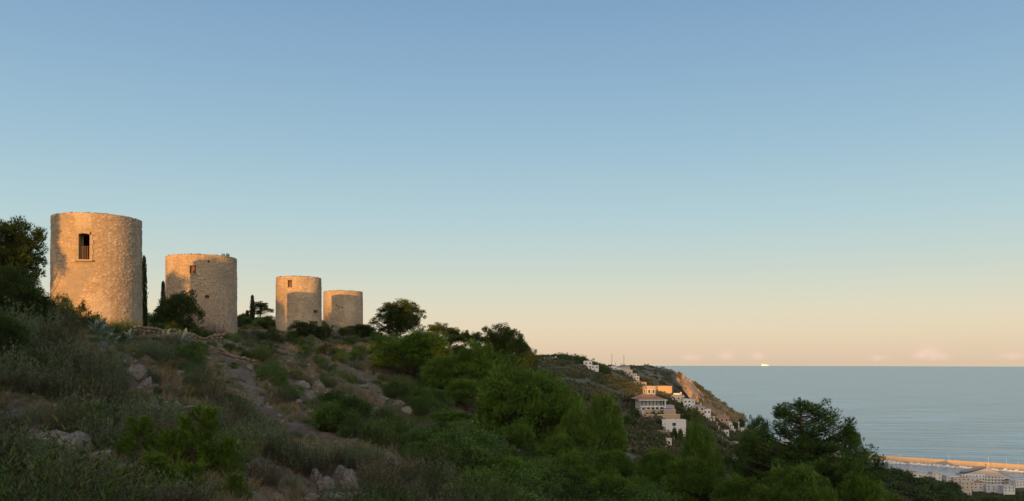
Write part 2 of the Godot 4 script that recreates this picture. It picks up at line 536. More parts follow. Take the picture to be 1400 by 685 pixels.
func tower(label: String, left: float, right: float, dist: float, rim_row: float, sink: float, holes: Array, sd: int) -> Dictionary:
	var al := atan((left - CX) / F)
	var ar := atan((right - CX) / F)
	var az := (al + ar) * 0.5
	var r := dist * sin((ar - al) * 0.5)
	var cx := dist * sin(az)
	var depth := dist * cos(az)
	var top := (HY - rim_row) / F * depth
	var gy := ground_y(cx, depth)
	for k in 8:
		gy = minf(gy, ground_y(cx + r * cos(k * PI / 4), depth + r * sin(k * PI / 4)))
	gy -= sink
	var base := Vector3(cx, gy, -depth)
	var h := top - gy
	var t := thing("mill_tower", label, "tower", base, 0.0, "round stone mill towers on the ridge")
	var ops := []
	for o in holes:     # [left, top, right, bottom in pixels, kind]
		var mid := cylinder_hit((o[0] + o[2]) * 0.5, (o[1] + o[3]) * 0.5, base, r)
		var tl := cylinder_hit(o[0], o[1], base, r)
		var br := cylinder_hit(o[2], o[3], base, r)
		var w := absf(br.x - tl.x) * r
		ops.append({"phi": mid.x, "w": w, "y0": br.y, "y1": tl.y, "rise": w * 0.09 if o[4] == "arch" else 0.0, "kind": o[4], "round": o[4] == "hole"})
	var cell := FastNoiseLite.new()
	cell.noise_type = FastNoiseLite.TYPE_CELLULAR
	cell.cellular_return_type = FastNoiseLite.RETURN_DISTANCE2_SUB
	cell.cellular_jitter = 0.95
	cell.frequency = 3.3
	cell.seed = sd
	var tone: FastNoiseLite = cell.duplicate()
	tone.cellular_return_type = FastNoiseLite.RETURN_CELL_VALUE
	var soft := FastNoiseLite.new()
	soft.seed = sd + 3; soft.frequency = 0.9; soft.fractal_octaves = 5
	var stains := FastNoiseLite.new()
	stains.seed = sd + 30; stains.frequency = 0.28; stains.fractal_octaves = 4
	var pits := FastNoiseLite.new()
	pits.noise_type = FastNoiseLite.TYPE_CELLULAR
	pits.cellular_return_type = FastNoiseLite.RETURN_DISTANCE
	pits.frequency = 1.7
	pits.seed = sd + 8
	var step := 0.05
	var nh := int(h / step)
	var na := int(TAU * r / step)
	var g := Geo.new()
	var tan_a := lin(0.56, 0.43, 0.28)
	var tan_b := lin(0.44, 0.355, 0.25)
	var pale := lin(0.62, 0.51, 0.37)
	var row := na + 1
	for j in nh + 1:
		var y0 := h * j / nh
		for i in row:
			var a := TAU * (i % na) / na
			var d := Vector3(sin(a), 0, cos(a))
			var y := y0
			if j == nh: y += 0.10 * soft.get_noise_2d(i * 0.35, 77.0) - 0.03 - (0.15 if tone.get_noise_2d(i * 0.035, 3.0) > 0.5 else 0.0)
			var q := d * r + Vector3(0, y * 1.7, 0)
			var e := cell.get_noise_3dv(q) + 1.0           # small in the joints
			var tn := tone.get_noise_3dv(q)
			var sf := soft.get_noise_3dv(q)
			var big := soft.get_noise_3dv(q * 0.25 + Vector3(9, 0, 0))
			var out := clampf(e * 1.8, 0.0, 1.0) * 0.07 * (0.65 + 0.6 * tn) + sf * 0.025 + big * 0.035
			var pit := pits.get_noise_3dv(d * r + Vector3(0, y * 1.15, 0)) + 1.0
			var col := tan_a.lerp(tan_b, clampf(0.5 + tn * 0.7, 0, 1)).lerp(pale, clampf(sf * 0.9 + big * 0.7, 0, 0.7)) * (1.0 + 0.42 * tn)
			if e < 0.16: col = col.lerp(lin(0.33, 0.26, 0.18), 0.7)
			var stain := stains.get_noise_3dv(d * r + Vector3(0, y * 0.6, 0))
			col = col.lerp(lin(0.34, 0.30, 0.25), clampf(stain * 3.0 - 0.4, 0.0, 0.6))
			col = col.lerp(lin(0.62, 0.52, 0.38), clampf(-stain * 3.0 - 0.5, 0.0, 0.55))
			if pit < 0.17:
				out -= 0.16
				col = col.lerp(lin(0.2, 0.16, 0.12), 0.6)
			var taper := 0.05 * (1.0 - y / h)
			g.v.append(d * (r - 0.03 + out + taper) + Vector3(0, y, 0))
			g.c.append(col)
			g.n.append(d)
	for j in nh + 1:
		for i in row:
			var k := j * row + i
			var e := g.v[j * row + (i + 1) % na] - g.v[j * row + (i - 1 + na) % na]
			var f := g.v[mini(j + 1, nh) * row + i] - g.v[maxi(j - 1, 0) * row + i]
			g.n[k] = e.cross(f).normalized()
	for j in nh:
		for i in na:
			var a := TAU * (i + 0.5) / na
			var y := h * (j + 0.5) / nh
			var open := false
			for o in ops:
				if in_opening(o, angle_difference(o.phi, a) * r, y): open = true
			if open: continue
			var k := j * row + i
			g.ix.append(k); g.ix.append(k + row); g.ix.append(k + 1)
			g.ix.append(k + 1); g.ix.append(k + row); g.ix.append(k + row + 1)
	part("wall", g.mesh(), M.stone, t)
	# the inner face of the wall, with the openings that go right through
	var ri := r - 0.75
	var gi := Geo.new()
	var ni := 96
	var hi := 60
	for j in hi:
		for i in ni:
			var a := TAU * (i + 0.5) / ni
			var y := (h - 0.9) * (j + 0.5) / hi
			var open := false
			for o in ops:
				if o.kind in ["arch", "window"] and in_opening(o, angle_difference(o.phi, a) * r, y): open = true
			if open: continue
			var a0 := TAU * i / ni
			var a1 := TAU * (i + 1) / ni
			var y0 := (h - 0.9) * j / hi
			var y1 := (h - 0.9) * (j + 1) / hi
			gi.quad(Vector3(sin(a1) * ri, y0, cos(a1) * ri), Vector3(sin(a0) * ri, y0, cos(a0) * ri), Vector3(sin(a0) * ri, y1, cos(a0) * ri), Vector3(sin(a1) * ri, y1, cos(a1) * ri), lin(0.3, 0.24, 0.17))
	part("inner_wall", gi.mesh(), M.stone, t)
	# flat roof a little below the rim, and the broken crown of the wall
	var gr := Geo.new()
	for i in 48:
		var a0 := TAU * i / 48
		var a1 := TAU * (i + 1) / 48
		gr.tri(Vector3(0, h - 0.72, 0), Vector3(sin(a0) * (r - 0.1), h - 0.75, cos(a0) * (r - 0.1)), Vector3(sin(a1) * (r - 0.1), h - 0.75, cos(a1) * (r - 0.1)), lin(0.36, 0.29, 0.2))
	part("roof", gr.mesh(), M.stone, t)
	var gc := Geo.new()
	var nc := 140
	for i in nc + 1:
		var a := TAU * (i % nc) / nc
		for k in 4:
			var rr: float = [r - 0.02, r - 0.25, r - 0.5, r - 0.62][k]
			var yy: float = [h - 0.04, h + 0.03, h + 0.02, h - 0.8][k]
			yy += soft.get_noise_3d(sin(a) * r * 2.0, k * 3.0, cos(a) * r * 2.0) * 0.10 if k < 3 else 0.0
			gc.v.append(Vector3(sin(a) * rr, yy, cos(a) * rr))
			gc.n.append(Vector3.UP if k < 3 else Vector3(-sin(a), 0, -cos(a)))
			gc.c.append(tan_a.lerp(pale, 0.4 + 0.5 * soft.get_noise_2d(i * 3.0, k * 7.0)))
	for i in nc:
		for k in 3:
			var q := i * 4 + k
			gc.ix.append(q); gc.ix.append(q + 1); gc.ix.append(q + 4)
			gc.ix.append(q + 1); gc.ix.append(q + 5); gc.ix.append(q + 4)
	part("coping", gc.mesh(), M.stone, t)
	for o in ops:
		opening(t, o, r)
	return {"node": t, "x": cx, "depth": depth, "r": r, "y": gy, "top": top}

func opening(t: Node3D, o: Dictionary, r: float) -> void:
	# everything about one opening is built in a frame whose +Z points out of the wall
	var out := Vector3(sin(o.phi), 0, cos(o.phi))
	var w: float = o.w
	var y0: float = o.y0
	var y1: float = o.y1
	var through: bool = o.kind in ["arch", "window"]
	var back := -0.85 if through else -0.45
	var f := Node3D.new()
	f.name = "doorway" if o.kind == "arch" else ("wall_hole" if o.round else "window")
	t.add_child(f, true)
	f.position = out * r
	f.rotation.y = o.phi
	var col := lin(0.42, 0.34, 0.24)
	var g := Geo.new()
	var x := w * 0.5 + 0.03
	var b := y0 - 0.03
	var s := y1 + 0.03
	var z := 0.0
	if o.round:
		for i in 12:
			var a0 := TAU * i / 12
			var a1 := TAU * (i + 1) / 12
			var m := (y0 + y1) * 0.5
			var p0 := Vector3(cos(a0) * x, m + sin(a0) * x, z)
			var p1 := Vector3(cos(a1) * x, m + sin(a1) * x, z)
			var bk := Vector3(0, 0, back)
			g.quad(p0, p0 + bk, p1 + bk, p1, col)
			g.tri(Vector3(0, m, back), p0 + bk, p1 + bk, col)
		part("reveal", g.mesh(), M.stone, f)
		return
	g.quad(Vector3(-x, b, z), Vector3(-x, b, back), Vector3(-x, s, back), Vector3(-x, s, z), col)
	g.quad(Vector3(x, b, back), Vector3(x, b, z), Vector3(x, s, z), Vector3(x, s, back), col)
	g.quad(Vector3(-x, b, z), Vector3(x, b, z), Vector3(x, b, back), Vector3(-x, b, back), col)
	g.quad(Vector3(-x, s, back), Vector3(x, s, back), Vector3(x, s, z), Vector3(-x, s, z), col)
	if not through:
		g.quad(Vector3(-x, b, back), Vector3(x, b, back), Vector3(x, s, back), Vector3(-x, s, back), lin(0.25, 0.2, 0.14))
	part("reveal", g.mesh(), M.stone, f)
	var fw := minf(0.2, w * 0.34)
	var dress := lin(0.45, 0.355, 0.24)
	if o.kind == "arch":
		# dressed jambs, an arch of voussoirs, a sill, and a balustrade of upright bars before a timber half-door
		for sgn in [-1.0, 1.0]:
			var yy := y0
			var kk := 0
			while yy < y1 - o.rise - 0.1:
				var bh := minf(0.34 + 0.07 * (kk % 2), y1 - o.rise - yy)
				var gb := Geo.new()
				gb.box(Vector3(sgn * (w * 0.5 + fw * 0.5 + 0.03 * (kk % 2)), yy + bh * 0.5, -0.06 - pow(w * 0.5 + fw, 2.0) / (2.0 * r)), Vector3(fw + 0.06 * (kk % 2), bh - 0.015, 0.22), jit(dress, 0.1), 0.0, 0.015)
				part("jamb_stone", gb.mesh(), M.stone, f)
				yy += bh
				kk += 1
		for k in 7:
			var u0 := -1.0 + 2.0 * k / 7.0
			var u1 := -1.0 + 2.0 * (k + 1) / 7.0
			var gb := Geo.new()
			var xa := u0 * w * 0.5 * 1.04
			var xb := u1 * w * 0.5 * 1.04
			var ya: float = y1 - o.rise * u0 * u0
			var yb: float = y1 - o.rise * u1 * u1
			var cc := jit(dress, 0.1)
			var zf := 0.08
			var o0 := Vector3(xa * 1.1, ya + 0.2, zf)
			var o1 := Vector3(xb * 1.1, yb + 0.2, zf)
			gb.quad(Vector3(xa + 0.004, ya, zf), Vector3(xb - 0.004, yb, zf), o1, o0, cc)
			gb.quad(Vector3(xa, ya, -0.3), Vector3(xb, yb, -0.3), Vector3(xb, yb, zf), Vector3(xa, ya, zf), cc)
			gb.quad(o0, o1, o1 + Vector3(0, 0, -0.3), o0 + Vector3(0, 0, -0.3), cc)
			part("voussoir", gb.mesh(), M.stone, f)
		var gs := Geo.new()
		gs.box(Vector3(0, y0 - 0.07, 0.0), Vector3(w + 0.5, 0.13, 0.34), dress, 0.0, 0.02)
		part("sill", gs.mesh(), M.stone, f)
		var rail := Geo.new()
		var ry := y0 + (y1 - y0) * 0.52
		rail.box(Vector3(0, ry, -0.2), Vector3(w, 0.05, 0.04), lin(0.05, 0.035, 0.03))
		part("rail", rail.mesh(), M.plain, f)
		for k in 6:
			var gb := Geo.new()
			gb.box(Vector3(w * ((k + 0.5) / 6.0 - 0.5), (y0 + ry) * 0.5, -0.2), Vector3(0.035, ry - y0 - 0.02, 0.03), lin(0.17, 0.11, 0.075))
			part("bar", gb.mesh(), M.plain, f)
		return
	var gl := Geo.new()
	gl.box(Vector3(0, y1 + 0.07, -0.03), Vector3(w + 0.26, 0.14, 0.16), dress, 0.0, 0.015)
	part("lintel", gl.mesh(), M.stone, f)
	var gs2 := Geo.new()
	gs2.box(Vector3(0, y0 - 0.05, -0.02), Vector3(w + 0.2, 0.1, 0.2), dress, 0.0, 0.015)
	part("sill", gs2.mesh(), M.stone, f)
	if o.kind == "window":
		var gw := Geo.new()
		gw.box(Vector3(0, (y0 + y1) * 0.5, -0.3), Vector3(w, y1 - y0, 0.04), lin(0.13, 0.085, 0.06))
		part("shutter", gw.mesh(), M.plain, f)

# ---------------------------------------------------------------- plants
func rand_dir() -> Vector3:
	var z := rng.randf_range(-1, 1)
	var a := rng.randf() * TAU
	var s := sqrt(1.0 - z * z)
	return Vector3(s * cos(a), z, s * sin(a))

func needle_tuft(g: Geo, p: Vector3, d: Vector3, k: int, length: float, width: float, spread: float, col: Color, amount := 0.3) -> void:
	for i in k:
		var e := (d + rand_dir() * spread).normalized()
		var s := e.cross(rand_dir()).normalized() * width * 0.5
		var l := length * rng.randf_range(0.7, 1.15)
		g.tri(p - s, p + s, p + e * l, jit(col, amount))

func leaf_spray(g: Geo, p: Vector3, d: Vector3, k: int, size: float, spread: float, col: Color, amount := 0.3) -> void:
	for i in k:
		var e := (d + rand_dir() * spread).normalized()
		var s := e.cross(rand_dir()).normalized() * size * rng.randf_range(0.22, 0.36)
		var q := p + rand_dir() * size * 0.9
		var l := size * rng.randf_range(0.7, 1.2)
		var m := q + e * l * 0.45
		var c := jit(col, amount)
		g.tri(q, m + s, m - s, c)
		g.tri(m - s, m + s, q + e * l, c)

# A woody plant: clumps of foliage spread through one or more ellipsoids, each carried by a limb.
# o: lobes [[centre, radii], ...], clumps, clump (radius), tufts, kind "needle" or "leaf", len, wid, per, col, col2, trunk (height where limbs start), girth, lean
func woody(o: Dictionary) -> Dictionary:
	var wood := Geo.new()
	var leaves := Geo.new()
	var bark: Color = o.get("bark", lin(0.12, 0.095, 0.075))
	var total := 0.0
	for l in o.lobes: total += l[1].x * l[1].y * l[1].z
	var th: float = o.get("trunk", 0.0)
	var girth: float = o.get("girth", 0.05)
	var lean: Vector3 = o.get("lean", Vector3.ZERO)
	var high := 0.0
	for l in o.lobes: high = maxf(high, l[0].y + l[1].y * 0.6)
	var stem := []
	var sr := []
	if th > 0.0:
		var n := 7
		for i in n:
			var t := float(i) / (n - 1)
			stem.append(lean * t * t + Vector3(sin(t * 5.0 + girth * 40.0), 0, cos(t * 4.0)) * girth * 0.7 * t + Vector3(0, high * t - 0.25 * (1.0 - t), 0))
			sr.append(lerpf(girth, girth * 0.22, pow(t, 0.8)) * (1.25 if i == 0 else 1.0))
		wood.tube(stem, sr, 7, bark)
	var col: Color = o.col
	var col2: Color = o.col2
	for k in int(o.clumps):
		var pick := rng.randf() * total
		var lobe: Array = o.lobes[0]
		for l in o.lobes:
			pick -= l[1].x * l[1].y * l[1].z
			if pick <= 0.0:
				lobe = l
				break
		var dir := rand_dir()
		if dir.y < -0.35 and o.get("open_below", true): dir.y *= -0.6
		var inner: float = o.get("inner", 0.35)
		var c: Vector3 = lobe[0] + dir * lobe[1] * lerpf(inner, 1.0, pow(rng.randf(), 0.45)) * rng.randf_range(0.88, 1.06)
		var cr: float = o.clump * rng.randf_range(0.65, 1.3)
		if c.y < cr * 0.3: c.y = cr * 0.3
		# limb
		var root := Vector3(c.x * 0.12, 0, c.z * 0.12)
		if th > 0.0:
			var t := clampf((c.y - o.get("rise", 0.45) * Vector2(c.x, c.z).length()) / high, th / high, 0.97)
			var fi := t * (stem.size() - 1)
			root = stem[int(fi)].lerp(stem[mini(int(fi) + 1, stem.size() - 1)], fi - int(fi))
		var mid := root.lerp(c, 0.5) + Vector3(0, -0.08 * root.distance_to(c), 0) + rand_dir() * 0.05 * root.distance_to(c)
		if rng.randf() < o.get("limbs", 1.0):
			var lr := girth * rng.randf_range(0.13, 0.32)
			wood.tube([root, mid, c], [lr, lr * 0.7, lr * 0.3], 4, jit(bark, 0.2))
		var tone := jit(col.lerp(col2, rng.randf()), o.get("vary", 0.2))
		var heart: Vector3 = lobe[0]
		for q in int(o.tufts):
			var pd := rand_dir() * pow(rng.randf(), 0.4) * cr
			pd.y *= o.get("flat", 0.8)
			var p := c + pd
			if p.y < 0.03: p.y = 0.03
			var d := (pd / cr * 0.9 + (p - heart).normalized() * 0.45 + Vector3(0, o.get("up", 0.4), 0)).normalized()
			if o.kind == "needle":
				needle_tuft(leaves, p, d, o.per, o.len, o.wid, o.get("spread", 0.55), tone)
			else:
				leaf_spray(leaves, p, d, o.per, o.len, o.get("spread", 0.9), tone)
	return {"wood": wood.mesh() if not wood.empty() else null, "leaves": leaves.mesh()}

# A young pine: a leader and ascending branches, needles all along them.
func young_pine(height: float, branches: int, spread: float, col: Color, col2: Color, needle := 0.11, width := 0.012) -> Dictionary:
	var wood := Geo.new()
	var g := Geo.new()
	var bark := lin(0.16, 0.13, 0.10)
	var lead := []
	var lr := []
	for i in 6:
		var t := i / 5.0
		lead.append(Vector3(sin(t * 4.0) * 0.05 * height, height * t - 0.15 * (1.0 - t), cos(t * 3.0) * 0.04 * height))
		lr.append(lerpf(0.022, 0.004, t) * height)
	wood.tube(lead, lr, 5, bark)
	var shoots := [[lead[3], lead[5], 1.0]]
	for k in branches:
		var t := 0.06 + 0.9 * pow((k + rng.randf()) / branches, 0.9)
		var root: Vector3 = lead[int(t * 5)].lerp(lead[mini(int(t * 5) + 1, 5)], t * 5 - int(t * 5))
		var a := k * 2.4 + rng.randf_range(-0.5, 0.5)
		var l := height * spread * (1.05 - 0.72 * t) * rng.randf_range(0.65, 1.2)
		var dir := Vector3(cos(a), rng.randf_range(0.25, 0.75) + t * 0.5, sin(a)).normalized()
		var mid := root + dir * l * 0.55
		var tip := mid + (dir + Vector3(0, 0.75, 0)).normalized() * l * 0.5
		wood.tube([root, mid, tip], [0.008 * height * (1.2 - t), 0.005 * height, 0.002 * height], 4, bark)
		shoots.append([root.lerp(mid, 0.45), mid, 0.8])
		shoots.append([mid, tip, 1.0])
		for s in 5:
			var q := mid.lerp(tip, rng.randf_range(-0.7, 0.6))
			var sd := (dir * 0.6 + rand_dir() * 0.7 + Vector3(0, 0.75, 0)).normalized()
			shoots.append([q, q + sd * l * rng.randf_range(0.28, 0.55), 1.0])
	for s in shoots:
		var a: Vector3 = s[0]
		var b: Vector3 = s[1]
		var d := (b - a).normalized()
		var n := maxi(4, int(a.distance_to(b) / 0.035))
		var tone := col.lerp(col2, rng.randf())
		for i in n:
			var p := a.lerp(b, (i + rng.randf()) / n)
			needle_tuft(g, p, d, 5, needle, width, 0.75, tone, 0.25)
		needle_tuft(g, b, d, 8, needle * 1.1, width, 0.4, tone, 0.25)
	return {"wood": wood.mesh(), "leaves": g.mesh()}

# Low brush of upright sprigs (rosemary, heather, broom, dry stems).
func brush(height: float, radius: float, sprigs: int, per: int, leaf: float, width: float, col: Color, col2: Color, splay := 0.5) -> Dictionary:
	var g := Geo.new()
	var wood := Geo.new()
	for k in sprigs:
		var a := rng.randf() * TAU
		var q := sqrt(rng.randf())
		var root := Vector3(cos(a), 0, sin(a)) * q * radius * 0.55
		var dome := sqrt(maxf(0.12, 1.0 - q * q * 0.85))
		var d := (Vector3(cos(a) * q * splay * 1.6, 1.0, sin(a) * q * splay * 1.6) + rand_dir() * 0.22).normalized()
		var l := height * dome * rng.randf_range(0.65, 1.1)
		var tip := root + d * l + Vector3(0, 0.05 * l, 0)
		var tone := col.lerp(col2, rng.randf())
		if k % 4 == 0:
			wood.tube([root - Vector3(0, 0.08, 0), root + d * l * 0.6], [0.012, 0.006], 3, lin(0.13, 0.105, 0.085))
		for i in per:
			var t := pow((i + rng.randf()) / per, 0.8)
			var p := root.lerp(tip, t) + rand_dir() * 0.03 * height
			needle_tuft(g, p, d, 3, leaf * rng.randf_range(0.7, 1.3), width, 0.7, tone, 0.25)
	return {"wood": wood.mesh(), "leaves": g.mesh()}

func grass_tuft(blades: int, height: float, width: float, col: Color, col2: Color) -> ArrayMesh:
	var g := Geo.new()
	for k in blades:
		var a := rng.randf() * TAU
		var q := rng.randf() * 0.12
		var root := Vector3(cos(a) * q, -0.03, sin(a) * q)
		var d := Vector3(cos(a) * rng.randf_range(0.05, 0.55), 1.0, sin(a) * rng.randf_range(0.05, 0.55)).normalized()
		var l := height * rng.randf_range(0.5, 1.1)
		var s := d.cross(rand_dir()).normalized() * width * 0.5
		var mid := root + d * l * 0.55
		var tip := mid + (d + Vector3(cos(a) * 0.5, -0.15, sin(a) * 0.5)).normalized() * l * 0.5
		var c := jit(col.lerp(col2, rng.randf()), 0.2)
		g.quad(root - s, root + s, mid + s * 0.8, mid - s * 0.8, c)
		g.tri(mid - s * 0.8, mid + s * 0.8, tip, c)
	return g.mesh()

func cypress(height: float, radius: float, tufts: int) -> Dictionary:
	var g := Geo.new()
	var wood := Geo.new()
	wood.tube([Vector3(0, -0.2, 0), Vector3(0, height * 0.9, 0)], [radius * 0.22, 0.02], 6, lin(0.14, 0.11, 0.09))
	for k in tufts:
		var t := rng.randf()
		var a := rng.randf() * TAU
		var prof := radius * pow(sin(PI * clampf(t * 0.86 + 0.12, 0, 1)), 0.7) * (1.0 - 0.35 * t)
		var rr := prof * (0.55 + 0.5 * sqrt(rng.randf())) * (1.0 + 0.18 * sin(a * 5.0 + t * 17.0))
		var p := Vector3(cos(a) * rr, 0.06 * height + t * height * 0.92, sin(a) * rr)
		leaf_spray(g, p, Vector3(cos(a) * 0.35, 1.0, sin(a) * 0.35).normalized(), 2, 0.26, 0.35, lin(0.03, 0.046, 0.019), 0.3)
	return {"wood": wood.mesh(), "leaves": g.mesh()}

func rock_mesh(sd: int, rough: float, flat: float, rings := 20) -> ArrayMesh:
	var nz := FastNoiseLite.new()
	nz.seed = sd; nz.frequency = 0.9; nz.fractal_octaves = 4
	var cl := FastNoiseLite.new()
	cl.noise_type = FastNoiseLite.TYPE_CELLULAR
	cl.cellular_return_type = FastNoiseLite.RETURN_CELL_VALUE
	cl.seed = sd + 5; cl.frequency = 0.75
	var g := Geo.new()
	var cols := rings * 2
	for i in rings + 1:
		var t := PI * i / rings
		for j in cols + 1:
			var a := TAU * (j % cols) / cols
			var d := Vector3(sin(t) * cos(a), cos(t), sin(t) * sin(a))
			# a block cut by a few planes, then weathered and cracked
			var s := 1.0
			for k in 9:
				var pn := Vector3(sin(k * 2.4 + sd), cos(k * 1.7 + sd * 0.3) * 0.8, cos(k * 3.1 + sd * 0.7)).normalized()
				var q := d.dot(pn)
				if q > 0.0: s = minf(s, (0.66 + 0.14 * sin(k * 5.0 + sd)) / q)
			s *= 1.0 + rough * 0.8 * nz.get_noise_3dv(d * 1.6) + rough * 0.6 * nz.get_noise_3dv(d * 6.0) + 0.16 * (cl.get_noise_3dv(d * 2.2) - 0.2)
			g.v.append(Vector3(d.x * s, d.y * s * flat, d.z * s))
			g.n.append(d)
			var tn := 0.9 + 0.55 * nz.get_noise_3dv(d * 2.4 + Vector3(7, 0, 0))
			g.c.append(Color(0.25 * tn, 0.235 * tn, 0.205 * tn))
	var row := cols + 1
	for i in rings + 1:
		for j in row:
			var e := g.v[i * row + (j + 1) % cols] - g.v[i * row + (j - 1 + cols) % cols]
			var f := g.v[mini(i + 1, rings) * row + j] - g.v[maxi(i - 1, 0) * row + j]
			var nn := e.cross(f)
			if nn.length() > 1e-7:
				nn = nn.normalized()
				g.n[i * row + j] = nn if nn.dot(g.n[i * row + j]) > 0 else -nn
	for i in rings:
		for j in cols:
			var k := i * row + j
			g.ix.append(k); g.ix.append(k + row); g.ix.append(k + 1)
			g.ix.append(k + 1); g.ix.append(k + row); g.ix.append(k + row + 1)
	return g.mesh()

# ---------------------------------------------------------------- kinds of plants
var protos := {}

func proto(kind: String, stem: String, category: String, d: Dictionary, natural: Vector2, leaf_name := "foliage") -> void:
	var o := Node3D.new()
	o.set_meta("stem", stem)
	o.set_meta("category", category)
	o.set_meta("natural", natural)
	if d.wood: part("trunk" if category == "tree" else "stems", d.wood, M.bark, o)
	part("crown" if category == "tree" else leaf_name, d.leaves, M.leaf, o)
	if not protos.has(kind): protos[kind] = []
	protos[kind].append(o)

func put(kind: String, where: Vector3, height: float, width: float, label: String, group := "", variant := -1, turn := -1.0) -> Node3D:
	var list: Array = protos[kind]
	var o: Node3D = list[variant if variant >= 0 else rng.randi() % list.size()]
	var nat: Vector2 = o.get_meta("natural")
	var r := copy(o, where, turn if turn >= 0.0 else rng.randf() * TAU, Vector3(width / nat.y, height / nat.x, width / nat.y), label, group)
	r.remove_meta("stem"); r.remove_meta("natural")
	return r

# by what the photograph shows: the column of its middle, the row of its top, its width in pixels, and how far away it stands
func put_seen(kind: String, px: float, top_row: float, width_px: float, depth: float, label: String, group := "", variant := -1, turn := -1.0, sink := 0.1) -> Node3D:
	var x := (px - CX) / F * depth
	var p := on_ground(x, depth, sink)
	var h := (HY - top_row) / F * depth - p.y
	return put(kind, p, maxf(h, 0.25), width_px / F * depth, label, group, variant, turn)

func make_plant_kinds() -> void:
	rng.seed = 11
	var pine_a := lin(0.072, 0.128, 0.024)
	var pine_b := lin(0.112, 0.188, 0.034)
	for k in 3:
		var lobes := [[Vector3(0, 2.5, 0), Vector3(3.0, 2.6, 3.0)], [Vector3(1.0 - k * 0.7, 3.8, 0.5 * k - 0.4), Vector3(1.7, 1.6, 1.7)], [Vector3(-1.8, 1.5, 0.8), Vector3(1.6, 1.4, 1.6)]]
		proto("round_pine", "pine_tree", "tree", woody({"lobes": lobes, "clumps": 200, "clump": 0.52, "tufts": 54, "kind": "needle", "per": 5, "len": 0.25, "wid": 0.038, "vary": 0.26, "col": pine_a, "col2": pine_b, "trunk": 0.4, "girth": 0.14, "up": 0.6, "inner": 0.55, "flat": 0.9}), Vector2(5.6, 6.6))
	proto("dark_pine", "pine_tree", "tree", woody({"lobes": [[Vector3(0, 2.5, 0), Vector3(3.0, 2.6, 3.0)], [Vector3(0.6, 3.8, 0.2), Vector3(1.7, 1.6, 1.7)]], "clumps": 200, "clump": 0.5, "tufts": 50, "kind": "needle", "per": 5, "len": 0.2, "wid": 0.03, "vary": 0.3, "col": lin(0.042, 0.066, 0.02), "col2": lin(0.062, 0.092, 0.027), "trunk": 0.4, "girth": 0.14, "up": 0.5, "inner": 0.5}), Vector2(5.6, 6.6))  # darker olive foliage than the round pine
	for k in 3:
		var lobes := [[Vector3(0.2, 5.6, 0), Vector3(1.7, 2.2, 1.7)], [Vector3(-1.1, 4.2 - k * 0.5, 0.6), Vector3(1.4, 1.3, 1.4)], [Vector3(1.3, 3.9 + k * 0.4, -0.5), Vector3(1.4, 1.3, 1.4)]]
		proto("tall_pine", "pine_tree", "tree", woody({"lobes": lobes, "clumps": 150, "clump": 0.42, "tufts": 46, "kind": "needle", "per": 5, "len": 0.22, "wid": 0.034, "col": lin(0.052, 0.081, 0.026), "col2": lin(0.084, 0.119, 0.035), "trunk": 2.4, "girth": 0.17, "up": 0.45, "inner": 0.3, "lean": Vector3(0.3 - 0.3 * k, 0, 0.2)}), Vector2(7.9, 5.2))
	proto("umbrella_pine", "pine_tree", "tree", woody({"lobes": [[Vector3(0.3, 5.2, 0), Vector3(2.8, 1.6, 2.8)], [Vector3(-0.3, 3.3, 0.2), Vector3(2.8, 1.9, 2.8)], [Vector3(0.8, 4.2, -0.3), Vector3(2.4, 1.7, 2.4)], [Vector3(-2.1, 1.9, 0.4), Vector3(1.3, 0.8, 1.3)]], "clumps": 300, "clump": 0.45, "tufts": 44, "kind": "needle", "per": 5, "len": 0.24, "wid": 0.045, "col": lin(0.05, 0.072, 0.024), "col2": lin(0.075, 0.104, 0.03), "trunk": 0.9, "girth": 0.2, "up": 0.6, "inner": 0.2, "lean": Vector3(0.3, 0, 0), "open_below": false}), Vector2(6.9, 6.2))
	# the open pine whose sprays stand out against the bay
	var plumes := [[Vector3(0.1, 3.6, 0.1), Vector3(2.7, 1.5, 2.5)], [Vector3(0.2, 2.0, 0), Vector3(3.2, 1.6, 3.0)], [Vector3(0.0, 5.0, 0), Vector3(1.7, 1.0, 1.6)]]
	for b in [[0.1, 7.3, 0.0, 1.1], [-0.8, 6.9, 0.3, 1.0], [0.95, 6.8, -0.2, 1.0], [0.5, 6.2, 0.7, 0.9], [1.7, 5.7, 0.2, 1.0], [-1.5, 5.6, -0.3, 0.9], [2.5, 4.6, 0.3, 0.9], [-2.3, 5.0, 0.3, 1.0], [-0.4, 6.0, -0.7, 0.9], [-2.9, 3.9, 0.0, 0.8], [3.0, 3.6, -0.2, 0.8]]:
		plumes.append([Vector3(b[0], b[1], b[2]), Vector3(0.42, b[3], 0.42)])
		plumes.append([Vector3(b[0], b[1] - 0.4, b[2]), Vector3(0.5, b[3], 0.5)])
		plumes.append([Vector3(b[0], b[1] - 0.2, b[2]), Vector3(0.62, b[3] * 0.9, 0.62)])
	proto("open_pine", "pine_tree", "tree", woody({"lobes": plumes, "clumps": 920, "clump": 0.25, "tufts": 34, "kind": "needle", "per": 6, "len": 0.16, "wid": 0.02, "vary": 0.3, "col": lin(0.058, 0.108, 0.03), "col2": lin(0.088, 0.155, 0.038), "trunk": 1.2, "girth": 0.15, "up": 1.1, "inner": 0.15, "spread": 0.5, "flat": 1.3}), Vector2(8.4, 6.3))
	for k in 3:
		proto("young_pine", "young_pine", "tree", young_pine(2.4, 58, 0.46, lin(0.098, 0.160, 0.02), lin(0.13, 0.21, 0.028), 0.12, 0.016), Vector2(2.5, 1.9))
